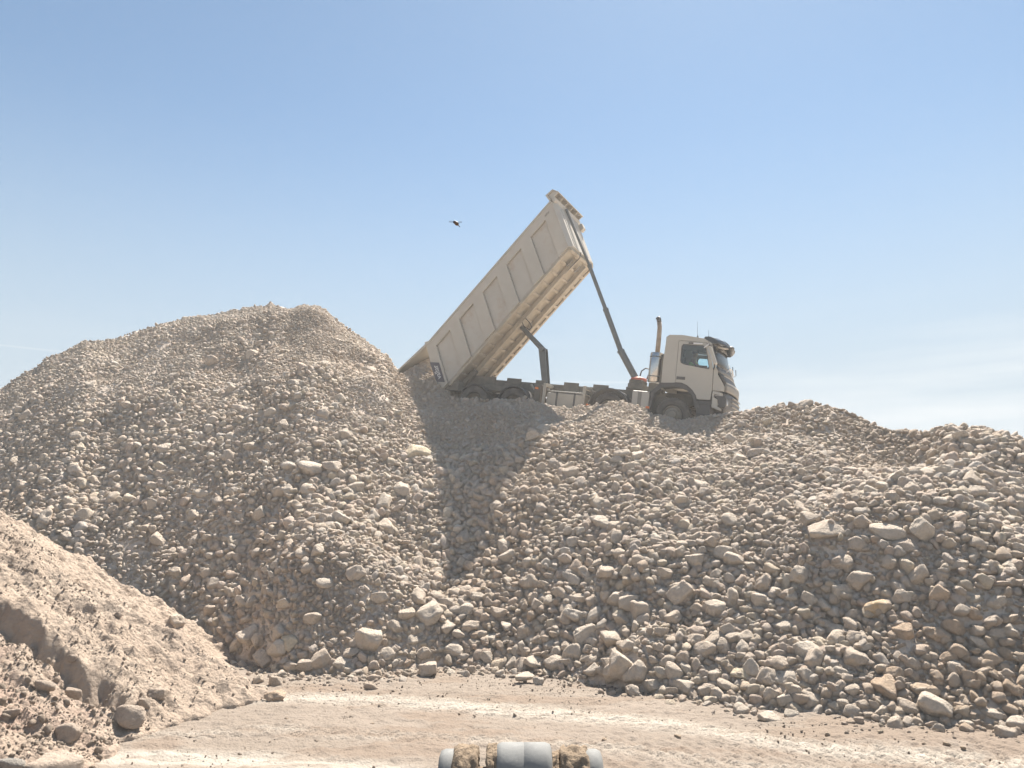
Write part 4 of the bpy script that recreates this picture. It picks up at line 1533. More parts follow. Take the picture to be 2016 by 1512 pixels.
# chassis
bm = bmesh.new()
for yy in (-0.42, 0.42):
    b_box(bm, -8.25, 1.15, yy - .04, yy + .04, 0.92, 1.28)
for xx in (-7.9, -6.2, -4.9, -3.4, -2.4, -1.0, 0.3):
    b_box(bm, xx - .06, xx + .06, -.379, .379, 0.98, 1.22)
cha = from_bm('chassis_frame', bm, M['chassis'], truck, bevel=0.008)
for (p0_, p1_) in ((900, 976), (998, 1026), (1055, 1073), (1111, 1140), (1169, 1199), (1234, 1262)):
    xa, xb = LP(p0_, 756, -.46)[0], LP(p1_, 760, -.46)[0]
    bm = bmesh.new()
    b_box(bm, xa, xb, -.50, -.463, 1.0, 1.375)
    b_box(bm, xa, xb, .463, .50, 1.0, 1.375)
    from_bm_each('subframe_bracket', bm, M['chassis'], cha, bevel=0.01)
bm = bmesh.new()
b_box(bm, -8.35, -7.6, -1.1, -.51, 0.72, 1.10)
b_box(bm, -5.9, -5.62, -1.0, -.51, 0.55, 1.12)
b_box(bm, -4.75, -4.50, -1.0, -.51, 0.50, 1.18)
b_box(bm, -2.75, -2.70, -1.0, -.51, 0.55, 1.12)
b_box(bm, -1.25, -.3, -.9, -.51, 0.4, 1.12)
b_box(bm, -6.9, -5.4, -.90, -.51, 0.85, 1.05)
from_bm_each('axle_gear', bm, M['chassis'], cha, bevel=0.02)
bm = bmesh.new()
b_box(bm, -8.40, -8.30, -1.1, 1.1, 0.55, 0.75)
b_box(bm, -8.15, -7.95, -1.15, -.6, 0.95, 1.12)
from_bm_each('rear_bumper', bm, M['chassis'], cha, bevel=0.02)
# diagonal stay and posts
bm = bmesh.new()
p, q = LP(1046, 757, -.8), LP(1056, 772, -.8)
b_tube(bm, [(p[0], -.8, p[1]), (q[0], -.8, q[1])], 0.035, 8)
from_bm('stay', bm, M['tank'], cha)
for pp in (1071.5, 1150):
    xa = LP(pp, 775, -1.12)[0]
    bm = bmesh.new()
    b_box(bm, xa - .05, xa + .05, -1.16, -1.10, 0.45, 1.22)
    b_box(bm, xa - .05, xa + .05, -1.10, -.51, 1.12, 1.22)
    from_bm('tank_post', bm, M['tank'], cha, bevel=0.008)
# fuel tank
bm = bmesh.new()
xa, xb = LP(1076, 780, -1.18)[0], LP(1148, 780, -1.18)[0]
b_box(bm, xa, xb, -1.18, -.56, 0.36, 0.93)
tank = from_bm('fuel_tank', bm, M['tank'], truck, bevel=0.05, seg=3)
for pp in (1096, 1131):
    xc_ = LP(pp, 780, -1.19)[0]
    bm = bmesh.new()
    b_box(bm, xc_ - .035, xc_ + .035, -1.192, -.55, 0.35, 0.945)
    from_bm('tank_strap', bm, M['black'], tank, bevel=0.02)
bm = bmesh.new()
b_box(bm, xa + .1, xb + .02, -1.17, -.6, 0.95, 0.99)
from_bm('tank_cover', bm, M['alu'], tank, bevel=0.01)
bm = bmesh.new()
xx = LP(1081, 769, -1.0)
b_lathe(bm, [(0.001, 1.06), (0.05, 1.06), (0.05, 0.99), (0.001, .99)], 16, 'z', (xx[0], -1.05, 0))
from_bm('filler_cap', bm, M['alu'], tank)
# grey box behind the front wheel
bm = bmesh.new()
b_box(bm, -1.33, -.77, -1.16, -.55, 0.42, 1.20)
gb = from_bm('battery_box', bm, M['alu'], truck, bevel=0.03)
bm = bmesh.new()
b_box(bm, -1.14, -1.02, -1.168, -1.1605, 0.44, 1.17)
from_bm('box_strap', bm, M['grey_plastic'], gb)
for (pp, py) in ((1057, 764), (1157.5, 797), (1275, 802)):
    l = LP(pp, py, -1.17)
    bm = bmesh.new()
    b_box(bm, l[0] - .06, l[0] + .06, -1.195, -1.165, l[1] - .035, l[1] + .035)
    from_bm('marker_lamp', bm, M['orange'], truck, bevel=0.01)

# wheels
def make_wheel(dual):
    tb = bmesh.new()
    R0 = 0.53
    prof = [(0.29, 0.10), (0.33, 0.0), (0.42, -0.012), (0.495, 0.012), (R0, 0.05)]
    for k in range(4):
        y_ = 0.05 + k * 0.06
        prof += [(R0, y_ + .001), (R0, y_ + .045), (R0 - .018, y_ + .048), (R0 - .018, y_ + .058)]
    prof += [(R0, 0.29), (0.495, 0.325), (0.42, 0.345), (0.33, 0.335), (0.29, 0.24)]
    b_lathe(tb, prof, 44)
    if dual:
        b_lathe(tb, [(r, y_ + 0.37) for r, y_ in prof], 44)
    n_ = 44
    for k in range(n_):
        a_ = 2 * PI * k / n_
        mt = Matrix.Rotation(-a_, 4, 'Y')
        b_box(tb, R0 - 0.02, R0 + 0.016, 0.02, 0.085, -0.022, 0.022, mt)
        b_box(tb, R0 - 0.02, R0 + 0.016, 0.255, 0.32, -0.022, 0.022, mt)
    rb = bmesh.new()
    if dual:
        rp = [(0.29, 0.10), (0.285, 0.03), (0.27, 0.05), (0.25, 0.16), (0.17, 0.20), (0.15, 0.05), (0.12, 0.02), (0.001, 0.015)]
    else:
        rp = [(0.29, 0.10), (0.29, 0.02), (0.27, 0.015), (0.25, 0.06), (0.20, 0.01), (0.155, 0.0), (0.14, -0.05), (0.11, -0.08), (0.001, -0.085)]
    b_lathe(rb, rp, 32)
    for k in range(10):
        a_ = 2 * PI * k / 10
        mt = Matrix.Rotation(-a_, 4, 'Y')
        b_box(rb, 0.165, 0.195, -0.02 if not dual else .16, 0.04 if not dual else .2, -0.015, 0.015, mt)
    bmesh.ops.recalc_face_normals(tb, faces=tb.faces[:]); bmesh.ops.recalc_face_normals(rb, faces=rb.faces[:])
    a = bpy.data.meshes.new('tyre'); tb.to_mesh(a); tb.free(); a.materials.append(M['rubber'])
    b = bpy.data.meshes.new('rim'); rb.to_mesh(b); rb.free(); b.materials.append(M['rim'])
    return a, b


WS, WD = make_wheel(False), make_wheel(True)
for k, (xx, dual) in enumerate(((0.0, 0), (-2.04, 0), (-5.38, 1), (-6.88, 1))):
    ty, ri = WD if dual else WS
    for sgn in (-1, 1):
        wl = link('wheel', ty, truck)
        wz = (0.53, 0.53, 0.43, 0.40)[k]
        wl.location = (xx, sgn * 1.22, wz)
        wl.rotation_euler = (0, 0.3 * k, 0 if sgn < 0 else PI)
        rm = link('rim', ri, wl)
    bm = bmesh.new()
    b_tube(bm, [(xx, -1.0, wz), (xx, 1.0, wz)], 0.11 if dual else 0.07, 12)
    from_bm('axle', bm, M['chassis'], truck)


def mudguard(xc_, zc_, r, a0_, a1_, y0_, y1_, m, th=0.02):
    bm = bmesh.new()
    n_ = 16
    pr = []
    for k in range(n_ + 1):
        a_ = math.radians(a0_ + (a1_ - a0_) * k / n_)
        pr.append((xc_ + r * math.cos(a_), zc_ + r * math.sin(a_)))
    for k in range(n_, -1, -1):
        a_ = math.radians(a0_ + (a1_ - a0_) * k / n_)
        pr.append((xc_ + (r - th) * math.cos(a_), zc_ + (r - th) * math.sin(a_)))
    b_prism(bm, pr, y0_, y1_)
    return from_bm('mudguard', bm, m, truck)


for sgn in (-1, 1):
    ys = (-1.25, -.62) if sgn < 0 else (.62, 1.25)
    mudguard(-2.04, 0.53, 0.68, 15, 172, *ys, M['black'])
    mudguard(-5.38, 0.43, 0.60, 10, 165, *ys, M['black'])
    mudguard(-6.88, 0.40, 0.60, 40, 150, sgn * 0.95 - 0.28, sgn * 0.95 + 0.28, M['black'])

# exhaust shield and stack
bm = bmesh.new()
b_lathe(bm, [(0.001, 1.52), (0.19, 1.52), (0.205, 1.55), (0.205, 2.42), (0.19, 2.45), (0.001, 2.46)], 32, 'z', (-0.735, -0.95, 0))
muf = from_bm('exhaust_silencer', bm, M['chrome'], truck, True)
md = muf.modifiers.new('e', 'EDGE_SPLIT'); md.split_angle = math.radians(40)
for zz in (1.68, 2.30):
    bm = bmesh.new()
    b_lathe(bm, [(0.2065, zz), (0.212, zz), (0.212, zz + .03), (0.2065, zz + .03)], 32, 'z', (-0.735, -0.95, 0))
    from_bm('silencer_band', bm, M['steel'], muf)
bm = bmesh.new()
b_tube(bm, [(-0.74, -.9, 2.45), (-0.74, -.9, 2.7), (-0.745, -.9, 3.0), (-0.755, -.9, 3.28), (-0.79, -.9, 3.46)], [0.075, .075, .072, .070, .070], 14)
stk = from_bm('exhaust_stack', bm, M['rust'], truck, True)
bm = bmesh.new()
b_tube(bm, [(-0.789, -.9, 3.455), (-0.81, -.9, 3.54), (-0.85, -.9, 3.60)], [.073, .075, .076], 14)
from_bm('stack_tip', bm, M['black'], stk, True)
bm = bmesh.new()
b_box(bm, -0.53, -0.46, -1.05, -.55, 1.3, 2.42)
b_tube(bm, [(-.5, -1.08, 1.35), (-.5, -1.08, 2.2), (-.5, -1.0, 2.38), (-.55, -.8, 2.42)], 0.035, 8)
b_box(bm, -.9, -.45, -.95, -.55, 1.22, 1.50)
from_bm_each('intake_bracket', bm, M['chassis'], truck, bevel=0.01)

# ---- cab ----------------------------------------------------------
def front_x(y, k=0.17):
    return k * (1 - (abs(y) / 1.2) ** 2.4)


cab_side = [(-0.44, 1.50), (-0.45, 2.15), (-0.42, 2.93), (-0.34, 3.0), (0.08, 3.01), (0.74, 2.93), (0.86, 2.86), (0.97, 2.80), (1.17, 2.06), (1.26, 1.88), (1.46, 1.60), (1.47, 1.36),
            (1.135, 1.37), (1.10, 1.07), (0.68, 1.06), (0.64, 1.18), (0.51, 1.34), (0.35, 1.46), (0.17, 1.53), (-0.1, 1.52)]
door = [(-0.005, 1.545), (-0.02, 2.80), (0.03, 2.83), (0.80, 2.80), (0.90, 2.72), (1.09, 2.02), (1.12, 1.38), (1.09, 1.078), (0.695, 1.068), (0.655, 1.19), (0.525, 1.35), (0.365, 1.472), (0.19, 1.54)]
win = [(0.10, 2.15), (0.08, 2.22), (0.07, 2.66), (0.12, 2.735), (0.72, 2.72), (0.82, 2.66), (0.975, 2.06), (0.96, 2.00), (0.9, 2.005), (0.20, 2.10)]
rear_piece = [(-0.44, 1.50), (-0.45, 2.15), (-0.42, 2.93), (-0.34, 3.0), (0.08, 3.01), (0.74, 2.93), (0.86, 2.86), (0.895, 2.74), (0.805, 2.815), (0.03, 2.845), (-0.033, 2.81), (-0.017, 1.53), (-0.1, 1.52)]
front_piece = [(0.975, 2.80), (1.17, 2.06), (1.235, 1.97), (1.24, 1.86), (1.42, 1.60), (1.47, 1.50), (1.47, 1.36), (1.135, 1.375), (1.105, 2.022), (0.915, 2.725), (0.87, 2.86)]
cab = None
for sgn in (-1, 1):
    ys = (-1.20, -1.15) if sgn < 0 else (1.15, 1.20)
    bm = bmesh.new()
    b_prism(bm, rear_piece, *ys)
    if cab is None:
        b_box(bm, -0.44, -0.40, -1.148, 1.148, 1.3, 2.95)           # rear wall
        b_box(bm, -0.39, 1.1, -1.1, 1.1, 1.50, 1.56)                # floor
        for (p, q) in (((-0.42, 2.932), (-0.34, 3.002)), ((-0.34, 3.002), (0.08, 3.012)), ((0.08, 3.012), (0.74, 2.932)), ((0.74, 2.932), (0.86, 2.862)), ((0.86, 2.862), (0.97, 2.80))):
            P = []
            for yy in np.linspace(-1.2, 1.2, 17):
                cr2 = 0.07 * (1 - (abs(yy) / 1.2) ** 3)
                fx = front_x(yy, 0.12)
                P.append([Vector((p[0] + fx * max(0, (p[0] + .3)) * 0.8, yy, p[1] + cr2)), Vector((q[0] + fx * max(0, (q[0] + .3)) * 0.8, yy, q[1] + cr2))])
            b_grid(bm, P)
        cab = from_bm('cab', bm, M['cab_paint'], truck)
    else:
        from_bm('cab_side', bm, M['cab_paint'], cab, bevel=0.006)
    bm = bmesh.new()
    b_prism(bm, front_piece, *ys)
    from_bm('front_pillar', bm, M['cab_paint'], cab, bevel=0.006)
    bm = bmesh.new()
    ys2 = (-1.208, -1.152) if sgn < 0 else (1.152, 1.208)
    b_prism(bm, door, *ys2, holes=[win])
    dr = from_bm('door', bm, M['cab_paint'], cab, bevel=0.004)
    # rubber seal and glass
    c_ = (sum(p[0] for p in win) / len(win), sum(p[1] for p in win) / len(win))
    inn = [(c_[0] + (p[0] - c_[0]) * 0.95, c_[1] + (p[1] - c_[1]) * 0.93) for p in win]
    bm = bmesh.new()
    b_prism(bm, [(c_[0] + (p[0] - c_[0]) * 0.999, c_[1] + (p[1] - c_[1]) * 0.999) for p in win], min(sgn * 1.211, sgn * 1.16), max(sgn * 1.211, sgn * 1.16), holes=[inn])
    from_bm('window_seal', bm, M['black'], dr)
    bm = bmesh.new()
    b_prism(bm, [(c_[0] + (p[0] - c_[0]) * 0.97, c_[1] + (p[1] - c_[1]) * 0.96) for p in win], min(sgn * 1.186, sgn * 1.18), max(sgn * 1.186, sgn * 1.18))
    from_bm('window_pane', bm, M['glass'], dr)
    bm = bmesh.new()
    yy0, yy1 = sorted((sgn * 1.2085, sgn * 1.222))
    b_box(bm, 0.02, 0.285, yy0, yy1, 1.63, 1.72)
    from_bm('door_handle', bm, M['black'], dr, bevel=0.012)
    bm = bmesh.new()
    yy0, yy1 = sorted((sgn * 1.2085, sgn * 1.213))
    b_prism(bm, [(0.42, 1.485), (1.09, 1.36), (1.09, 1.345), (0.43, 1.465)], yy0, yy1)
    from_bm('door_crease', bm, M['cab_paint'], dr)
    # wheel arch liner and step
    bm = bmesh.new()
    arch = [(-0.44, 1.515), (-0.1, 1.535), (0.17, 1.545), (0.36, 1.475), (0.52, 1.355), (0.655, 1.185), (0.69, 1.05), (0.78, 0.80), (0.66, 0.80), (0.60, 1.02), (0.50, 1.20), (0.35, 1.33), (0.15, 1.40),
            (-0.1, 1.40), (-0.38, 1.36), (-0.62, 1.15), (-0.70, 0.60), (-0.78, 0.60), (-0.72, 1.22)]
    ys3 = (-1.19, -.75) if sgn < 0 else (.75, 1.19)
    b_prism(bm, arch, *ys3)
    from_bm('wheel_arch', bm, M['black'], cab, bevel=0.01)
    bm = bmesh.new()
    b_box(bm, 0.70, 1.125, *(sorted((sgn * 1.17, sgn * 0.8))), 0.55, 1.05)
    b_box(bm, 0.69, 1.13, *(sorted((sgn * 1.19, sgn * 0.85))), 0.93, 0.97)
    b_box(bm, 0.72, 1.13, *(sorted((sgn * 1.19, sgn * 0.85))), 0.60, 0.65)
    from_bm_each('step', bm, M['black'], cab, bevel=0.02)
# side grab trim over the window (near side)
bm = bmesh.new()
b_box(bm, 0.28, 0.42, -1.225, -1.209, 2.745, 2.79)
from_bm('vent_clip', bm, M['black'], cab)
bm = bmesh.new()
b_box(bm, 0.43, 0.70, -1.222, -1.209, 2.75, 2.785)
from_bm('gutter_trim', bm, M['white'], cab)
# windscreen
bm = bmesh.new()
ysn = np.linspace(-1.13, 1.13, 17)


def fs(y, z):
    """front face x at height z"""
    if z > 2.06:
        x = 1.17 + (0.97 - 1.17) * (z - 2.06) / 0.74
    elif z > 1.62:
        x = 1.17 + 0.29 * (2.06 - z) / 0.44
    else:
        x = 1.46
    return x + front_x(y) * (1.0 if z > 1.9 else 0.75) - (0.0)


def sheet(name, z0_, z1_, m, y0_=-1.15, y1_=1.15, nz_=4, off=0.0, parent=None, thick=0.02, ny=17, low=0.0):
    bm = bmesh.new()
    P = [[Vector((fs(y, z) + off, y, z)) for y in np.linspace(y0_, y1_, ny)] for z in np.linspace(z0_, z1_, nz_)]
    b_grid(bm, P)
    o = from_bm(name, bm, m, parent or cab, True)
    s = o.modifiers.new('thick', 'SOLIDIFY')
    s.thickness = thick
    s.offset = 0
    return o


sheet('windscreen', 2.10, 2.78, M['wsglass'], thick=0.006)
sheet('windscreen_frame', 2.00, 2.10, M['black'], thick=0.04)
sheet('windscreen_header', 2.775, 2.86, M['black'], thick=0.03)
sheet('wiper_panel', 1.90, 2.00, M['grey_plastic'], -1.16, 1.16, off=0.01, thick=0.05)
gr = sheet('grille', 1.60, 1.90, M['black'], -1.165, 1.165, nz_=5, off=0.0, thick=0.05)
sheet('grille_trim', 1.845, 1.875, M['alu'], -1.0, 1.1, nz_=2, off=0.035, parent=gr)
sheet('grille_trim', 1.60, 1.65, M['cab_paint'], -1.14, 1.14, nz_=2, off=0.035, parent=gr)
sheet('front_panel', 1.36, 1.60, M['grey_plastic'], -1.165, 1.165, off=0.02, thick=0.05)
for y_ in np.linspace(-0.9, 0.9, 4):
    bm = bmesh.new()
    x_ = fs(y_, 1.95) + 0.05
    b_tube(bm, [(x_, y_, 2.03), (x_ + .01, y_ + .3, 2.12), (x_ - .02, y_ + .33, 2.3)], 0.012, 6)
    if abs(y_) < 0.8:
        from_bm('wiper', bm, M['black'], cab)
    else:
        bm.free()
# front upper mirror bracket seen as a bright loop at the screen foot
bm = bmesh.new()
b_tube(bm, [(1.36, -.55, 2.03), (1.46, -.5, 2.16), (1.50, -.3, 2.12), (1.52, -.2, 1.98)], 0.02, 8)
from_bm('grab_rail', bm, M['white'], cab, True)
# bumper
bm = bmesh.new()
b_prism(bm, [(1.14, 1.345), (1.22, 1.355), (1.44, 1.30), (1.44, 1.22), (1.20, 1.26), (1.20, 1.16), (1.30, 1.12), (1.34, 0.95), (1.30, 0.92), (1.44, 0.84), (1.44, 0.77), (1.15, 0.86)], -1.235, -1.15)
bmp = from_bm('bumper', bm, M['cab_paint'], truck, bevel=0.012)
bm = bmesh.new()
b_prism(bm, [(1.14, 1.345), (1.22, 1.355), (1.44, 1.30), (1.44, 0.77), (1.15, 0.86)], 1.15, 1.235)
from_bm('bumper_corner', bm, M['cab_paint'], bmp, bevel=0.012)
bm = bmesh.new()
P = []
for y in np.linspace(-1.16, 1.16, 19):
    f_ = 1.47 + 0.17 * (1 - (abs(y) / 1.2) ** 3)
    P.append([Vector((f_ - 0.10, y, 1.35)), Vector((f_ - 0.02, y, 1.30)), Vector((f_ + 0.02, y, 1.18)), Vector((f_ + 0.03, y, 0.9)), Vector((f_ + 0.01, y, 0.72)), Vector((f_ - 0.2, y, 0.66))])
b_grid(bm, P)
fb = from_bm('bumper_face', bm, M['black'], bmp, True)
s = fb.modifiers.new('t', 'SOLIDIFY'); s.thickness = 0.03; s.offset = -1
for zz in (0.95, 1.08, 1.2):
    bm = bmesh.new()
    P = []
    for y in np.linspace(-0.7, 0.7, 11):
        f_ = 1.47 + 0.17 * (1 - (abs(y) / 1.2) ** 3) + 0.035
        P.append([Vector((f_, y, zz)), Vector((f_ + .025, y, zz + .03)), Vector((f_, y, zz + .06))])
    b_grid(bm, P)
    from_bm('bumper_slat', bm, M['grey_plastic'], bmp)
for sgn in (-1, 1):
    bm = bmesh.new()
    ys = sorted((sgn * 1.231, sgn * 0.80))
    b_prism(bm, [(1.205, 1.245), (1.21, 1.17), (1.31, 1.13), (1.35, 0.95), (1.33, 0.93), (1.455, 0.87), (1.56, 0.90), (1.57, 1.15), (1.45, 1.24)], ys[0], ys[1])
    hl = from_bm('headlight', bm, M['black'], bmp, bevel=0.015)
    bm = bmesh.new()
    b_box(bm, 1.40, 1.588, *sorted((sgn * 1.20, sgn * 0.95)), 0.95, 1.12)
    from_bm('headlight_lens', bm, M['lens'], hl, bevel=0.03)
    bm = bmesh.new()
    b_box(bm, 1.24, 1.46, *sorted((sgn * 1.240, sgn * 1.2)), 1.215, 1.232)
    from_bm('headlight_trim', bm, M['alu'], hl)
# sun visor
bm = bmesh.new()
P = []
for y in np.linspace(-1.17, 1.17, 21):
    k = (1 - (abs(y) / 1.2) ** 2.6)
    cz = 0.09 * k
    P.append([Vector((0.76 + .10 * k, y, 2.985 + cz)), Vector((0.92 + .16 * k, y, 2.985 + cz * .9)), Vector((1.03 + .22 * k, y, 2.92 + cz * .6)), Vector((1.12 + .27 * k, y, 2.80 + cz * .2))])
b_grid(bm, P)
vis = from_bm('sun_visor', bm, M['smoked'], cab, True)
s = vis.modifiers.new('t', 'SOLIDIFY'); s.thickness = 0.018
for yy in (-1.17, 1.17):
    bm = bmesh.new()
    b_prism(bm, [(0.72, 2.95), (0.76, 3.0), (0.92, 3.0), (1.04, 2.93), (1.13, 2.79), (1.0, 2.80), (0.86, 2.82), (0.78, 2.88)], yy - .012, yy + .012)
    from_bm('visor_cheek', bm, M['smoked'], vis)
for (za, off) in ((0.35, 0.0), (0.8, 0.0)):
    bm = bmesh.new()
    P = []
    for y in np.linspace(-0.85, 0.9, 15):
        k = (1 - (abs(y) / 1.2) ** 2.6)
        cz = 0.09 * k
        a_ = Vector((0.92 + .16 * k, y, 2.985 + cz * .9)).lerp(Vector((1.12 + .27 * k, y, 2.80 + cz * .2)), za)
        b_ = a_ + Vector((0.03, 0, 0.03))
        P.append([a_ + Vector((0.02, 0, 0.03)), b_ + Vector((0.05, 0, -0.02))])
    b_grid(bm, P)
    from_bm('visor_strip', bm, M['alu'], vis)
# corner mirror on its arm
pm = LP(1440, 686.5, -0.55); pa_ = LP(1404, 680, -0.85); pb_ = LP(1424, 686, -0.7)
bm = bmesh.new()
b_tube(bm, [(pa_[0], -.85, pa_[1]), (pb_[0], -.7, pb_[1]), (pm[0] - .05, -.55, pm[1])], [0.05, 0.035, 0.03], 8)
fm = from_bm('front_mirror', bm, M['cab_paint'], cab, True)
bm = bmesh.new()
bmesh.ops.create_icosphere(bm, subdivisions=3, radius=0.09, matrix=Matrix.Translation((pm[0], -.55, pm[1])) @ Matrix.Diagonal((1.0, 1.5, 0.75, 1)))
from_bm('mirror_shell', bm, M['black'], fm, True)
pl_ = LP(1417, 691, -0.5)
bm = bmesh.new()
bmesh.ops.create_icosphere(bm, subdivisions=3, radius=0.09, matrix=Matrix.Translation((pl_[0], -.5, pl_[1])) @ Matrix.Diagonal((1.2, 1.8, 0.6, 1)))
from_bm('screen_mirror', bm, M['black'], cab, True)  # dark round mirror hanging before the windscreen
# side mirrors
for sgn in (-1, 1):
    bm = bmesh.new()
    yb = sgn * 1.45
    t_, b_ = LP(1397, 684, -1.45), LP(1406, 716, -1.45)
    P0, P1 = Vector((t_[0] + .03, yb, t_[1])), Vector((b_[0] + .02, yb, b_[1]))
    pr = [(P0.x - .05, P0.z), (P0.x + .02, P0.z + .03), (P0.x + .05, P0.z - .02), (P1.x + .06, P1.z + .02), (P1.x + .02, P1.z - .03), (P1.x - .04, P1.z)]
    b_prism(bm, pr, yb - .13, yb + .13)
    mi = from_bm('side_mirror', bm, M['cab_paint'], cab, bevel=0.02)
    bm = bmesh.new()
    b_prism(bm, [(P0.x - .055, P0.z - .03), (P1.x - .045, P1.z + .03), (P1.x - .052, P1.z + .03), (P0.x - .062, P0.z - .03)], yb - .11, yb + .11)
    from_bm('mirror_glass', bm, M['mirror'], mi)
    bm = bmesh.new()
    b_tube(bm, [(0.86, sgn * 1.2, P0.z + .12), (P0.x, yb, P0.z + .08), (P0.x, yb, P0.z - .02)], 0.022, 8)
    b_tube(bm, [(1.10, sgn * 1.2, P1.z - .12), (P1.x, yb, P1.z - .10), (P1.x, yb, P1.z + .02)], 0.022, 8)
    from_bm_each('mirror_arm', bm, M['black'], mi, True)
bm = bmesh.new()
a_, b_ = LP(1386, 684, -1.3), LP(1396, 678, -1.3)
b_tube(bm, [(a_[0], -1.28, a_[1]), (b_[0], -1.32, b_[1])], 0.02, 8)
from_bm('wide_angle_arm', bm, M['white'], cab)
# aerials
for (pt, pb, yy) in (((1372.8, 633), (1373.7, 663), -.3), ((1395, 650), (1395.2, 664), .3)):
    a_, b_ = LP(*pt, yy), LP(*pb, yy)
    bm = bmesh.new()
    b_tube(bm, [(a_[0], yy, a_[1]), (b_[0], yy, b_[1] - .06)], [0.004, 0.006], 6)
    b_lathe(bm, [(0.001, .05), (0.02, .03), (0.03, -.06)], 8, 'z', (b_[0], yy, b_[1]))
    from_bm('aerial', bm, M['black'], cab)
# interior
bm = bmesh.new()
b_box(bm, -0.395, -0.37, -1.14, 1.14, 1.57, 2.94)
b_box(bm, 0.80, 1.16, -1.1, 1.1, 1.58, 2.02)
b_box(bm, 0.72, 0.95, 0.2, 0.8, 1.9, 2.10)
b_box(bm, -0.36, 0.80, -1.1, 1.1, 2.925, 2.94)
from_bm('dashboard', bm, M['interior'], cab, bevel=0.02)
for yy in (-0.55, 0.50):
    bm = bmesh.new()
    b_box(bm, -0.15, 0.33, yy - .25, yy + .25, 1.82, 2.02)
    b_box(bm, -0.05, 0.25, yy - .15, yy + .15, 1.56, 1.82)
    seat = from_bm('seat', bm, M['interior'], cab, bevel=0.04)
    bm = bmesh.new()
    mt = Matrix.Translation((-0.17, yy, 2.0)) @ Matrix.Rotation(math.radians(-10), 4, 'Y')
    b_box(bm, -0.07, 0.05, -.24, .24, 0, 0.62, mt)
    b_box(bm, -0.05, 0.04, -.13, .13, 0.63, 0.80, mt)
    from_bm('seat_back', bm, M['interior'], seat, bevel=0.04)
bm = bmesh.new()
bmesh.ops.create_icosphere(bm, subdivisions=1, radius=0.001)
mt = Matrix.Translation((0.66, 0.50, 2.10)) @ Matrix.Rotation(math.radians(-32), 4, 'Y')
ring = [mt @ Vector((0.23 * math.cos(a), 0.23 * math.sin(a), 0)) for a in np.linspace(0, 2 * PI, 25)]
b_tube(bm, ring, 0.016, 8, caps=False)
b_tube(bm, [mt @ Vector((0, -.22, 0)), mt @ Vector((0, 0, -.03)), mt @ Vector((0, .22, 0))], 0.015, 6)
b_tube(bm, [mt @ Vector((0, 0, -.03)), (0.85, .5, 1.85)], 0.03, 8)
from_bm('steering_wheel', bm, M['black'], cab, True)

# ---- the driver -----------------------------------------------------
drv = bpy.data.objects.new('person', None)
COL.objects.link(drv)
drv.matrix_world = TM @ Matrix.Translation((0.08, 0.50, 2.03))
tag(drv, 'truck driver in a green high-visibility vest sitting at the wheel in the cab', 'person')


def skin_body(name, pts, edges, m, parent, sub=2):
    me = bpy.data.meshes.new(name)
    me.from_pydata([p[:3] for p in pts], edges, [])
    o = link(name, me, parent, m)
    sk = o.modifiers.new('skin', 'SKIN')
    for i, p in enumerate(pts):
        v = me.skin_vertices[0].data[i]
        v.radius = (p[3], p[4] if len(p) > 4 else p[3])
        v.use_root = (i == 0)
    sb = o.modifiers.new('sub', 'SUBSURF')
    sb.levels = sub
    sb.render_levels = sub
    sk.use_smooth_shade = True
    return o


pts = [(0, 0, 0.09, .13, .11), (0.0, 0, 0.28, .13, .10), (0.02, 0, 0.45, .15, .10), (0.03, 0, 0.53, .07), (0.05, 0, 0.60, .055),      # 0-4 spine, neck
       (0.06, 0, 0.68, .085, .095), (0.07, 0, 0.76, .085, .09),                                               # 5,6 head
       (0.03, 0.19, 0.47, .06), (0.20, 0.24, 0.27, .045), (0.45, 0.17, 0.28, .032), (0.52, 0.16, 0.29, .035),      # 7-10 left arm
       (0.03, -0.19, 0.47, .06), (0.20, -0.24, 0.27, .045), (0.45, -0.17, 0.28, .032), (0.52, -0.16, 0.29, .035),  # 11-14
       (0.06, 0.10, 0.05, .085), (0.46, 0.12, 0.07, .065), (0.56, 0.12, -0.26, .045), (0.68, 0.12, -0.30, .035),   # 15-18 leg
       (0.06, -0.10, 0.05, .085), (0.46, -0.12, 0.07, .065), (0.56, -0.12, -0.26, .045), (0.68, -0.12, -0.30, .035)]
ed = [(0, 1), (1, 2), (2, 3), (3, 4), (4, 5), (5, 6), (2, 7), (7, 8), (8, 9), (9, 10), (2, 11), (11, 12), (12, 13), (13, 14), (0, 15), (15, 16), (16, 17), (17, 18), (0, 19), (19, 20), (20, 21), (21, 22)]
skin_body('body', pts, ed, M['skin'], drv)
skin_body('vest', [(0, 0, 0.06, .15, .13), (0.0, 0, 0.25, .155, .125), (0.015, 0, 0.42, .17, .125), (0.03, 0.15, 0.46, .10), (0.03, -0.15, 0.46, .10), (0.03, 0, 0.50, .09)],
          [(0, 1), (1, 2), (2, 3), (2, 4), (2, 5)], M['vest'], drv)
skin_body('trousers', [(0.03, 0, 0.05, .14, .11), (0.10, 0.11, 0.05, .10), (0.46, 0.12, 0.07, .08), (0.55, 0.12, -0.2, .06), (0.10, -0.11, 0.05, .10), (0.46, -0.12, 0.07, .08), (0.55, -0.12, -0.2, .06)],
          [(0, 1), (1, 2), (2, 3), (0, 4), (4, 5), (5, 6)], M['cloth'], drv)
bm = bmesh.new()
bmesh.ops.create_icosphere(bm, subdivisions=3, radius=0.102, matrix=Matrix.Translation((0.05, 0, 0.755)) @ Matrix.Diagonal((1.0, 0.86, 0.85, 1)))
from_bm('hair', bm, M['hair'], drv, True)

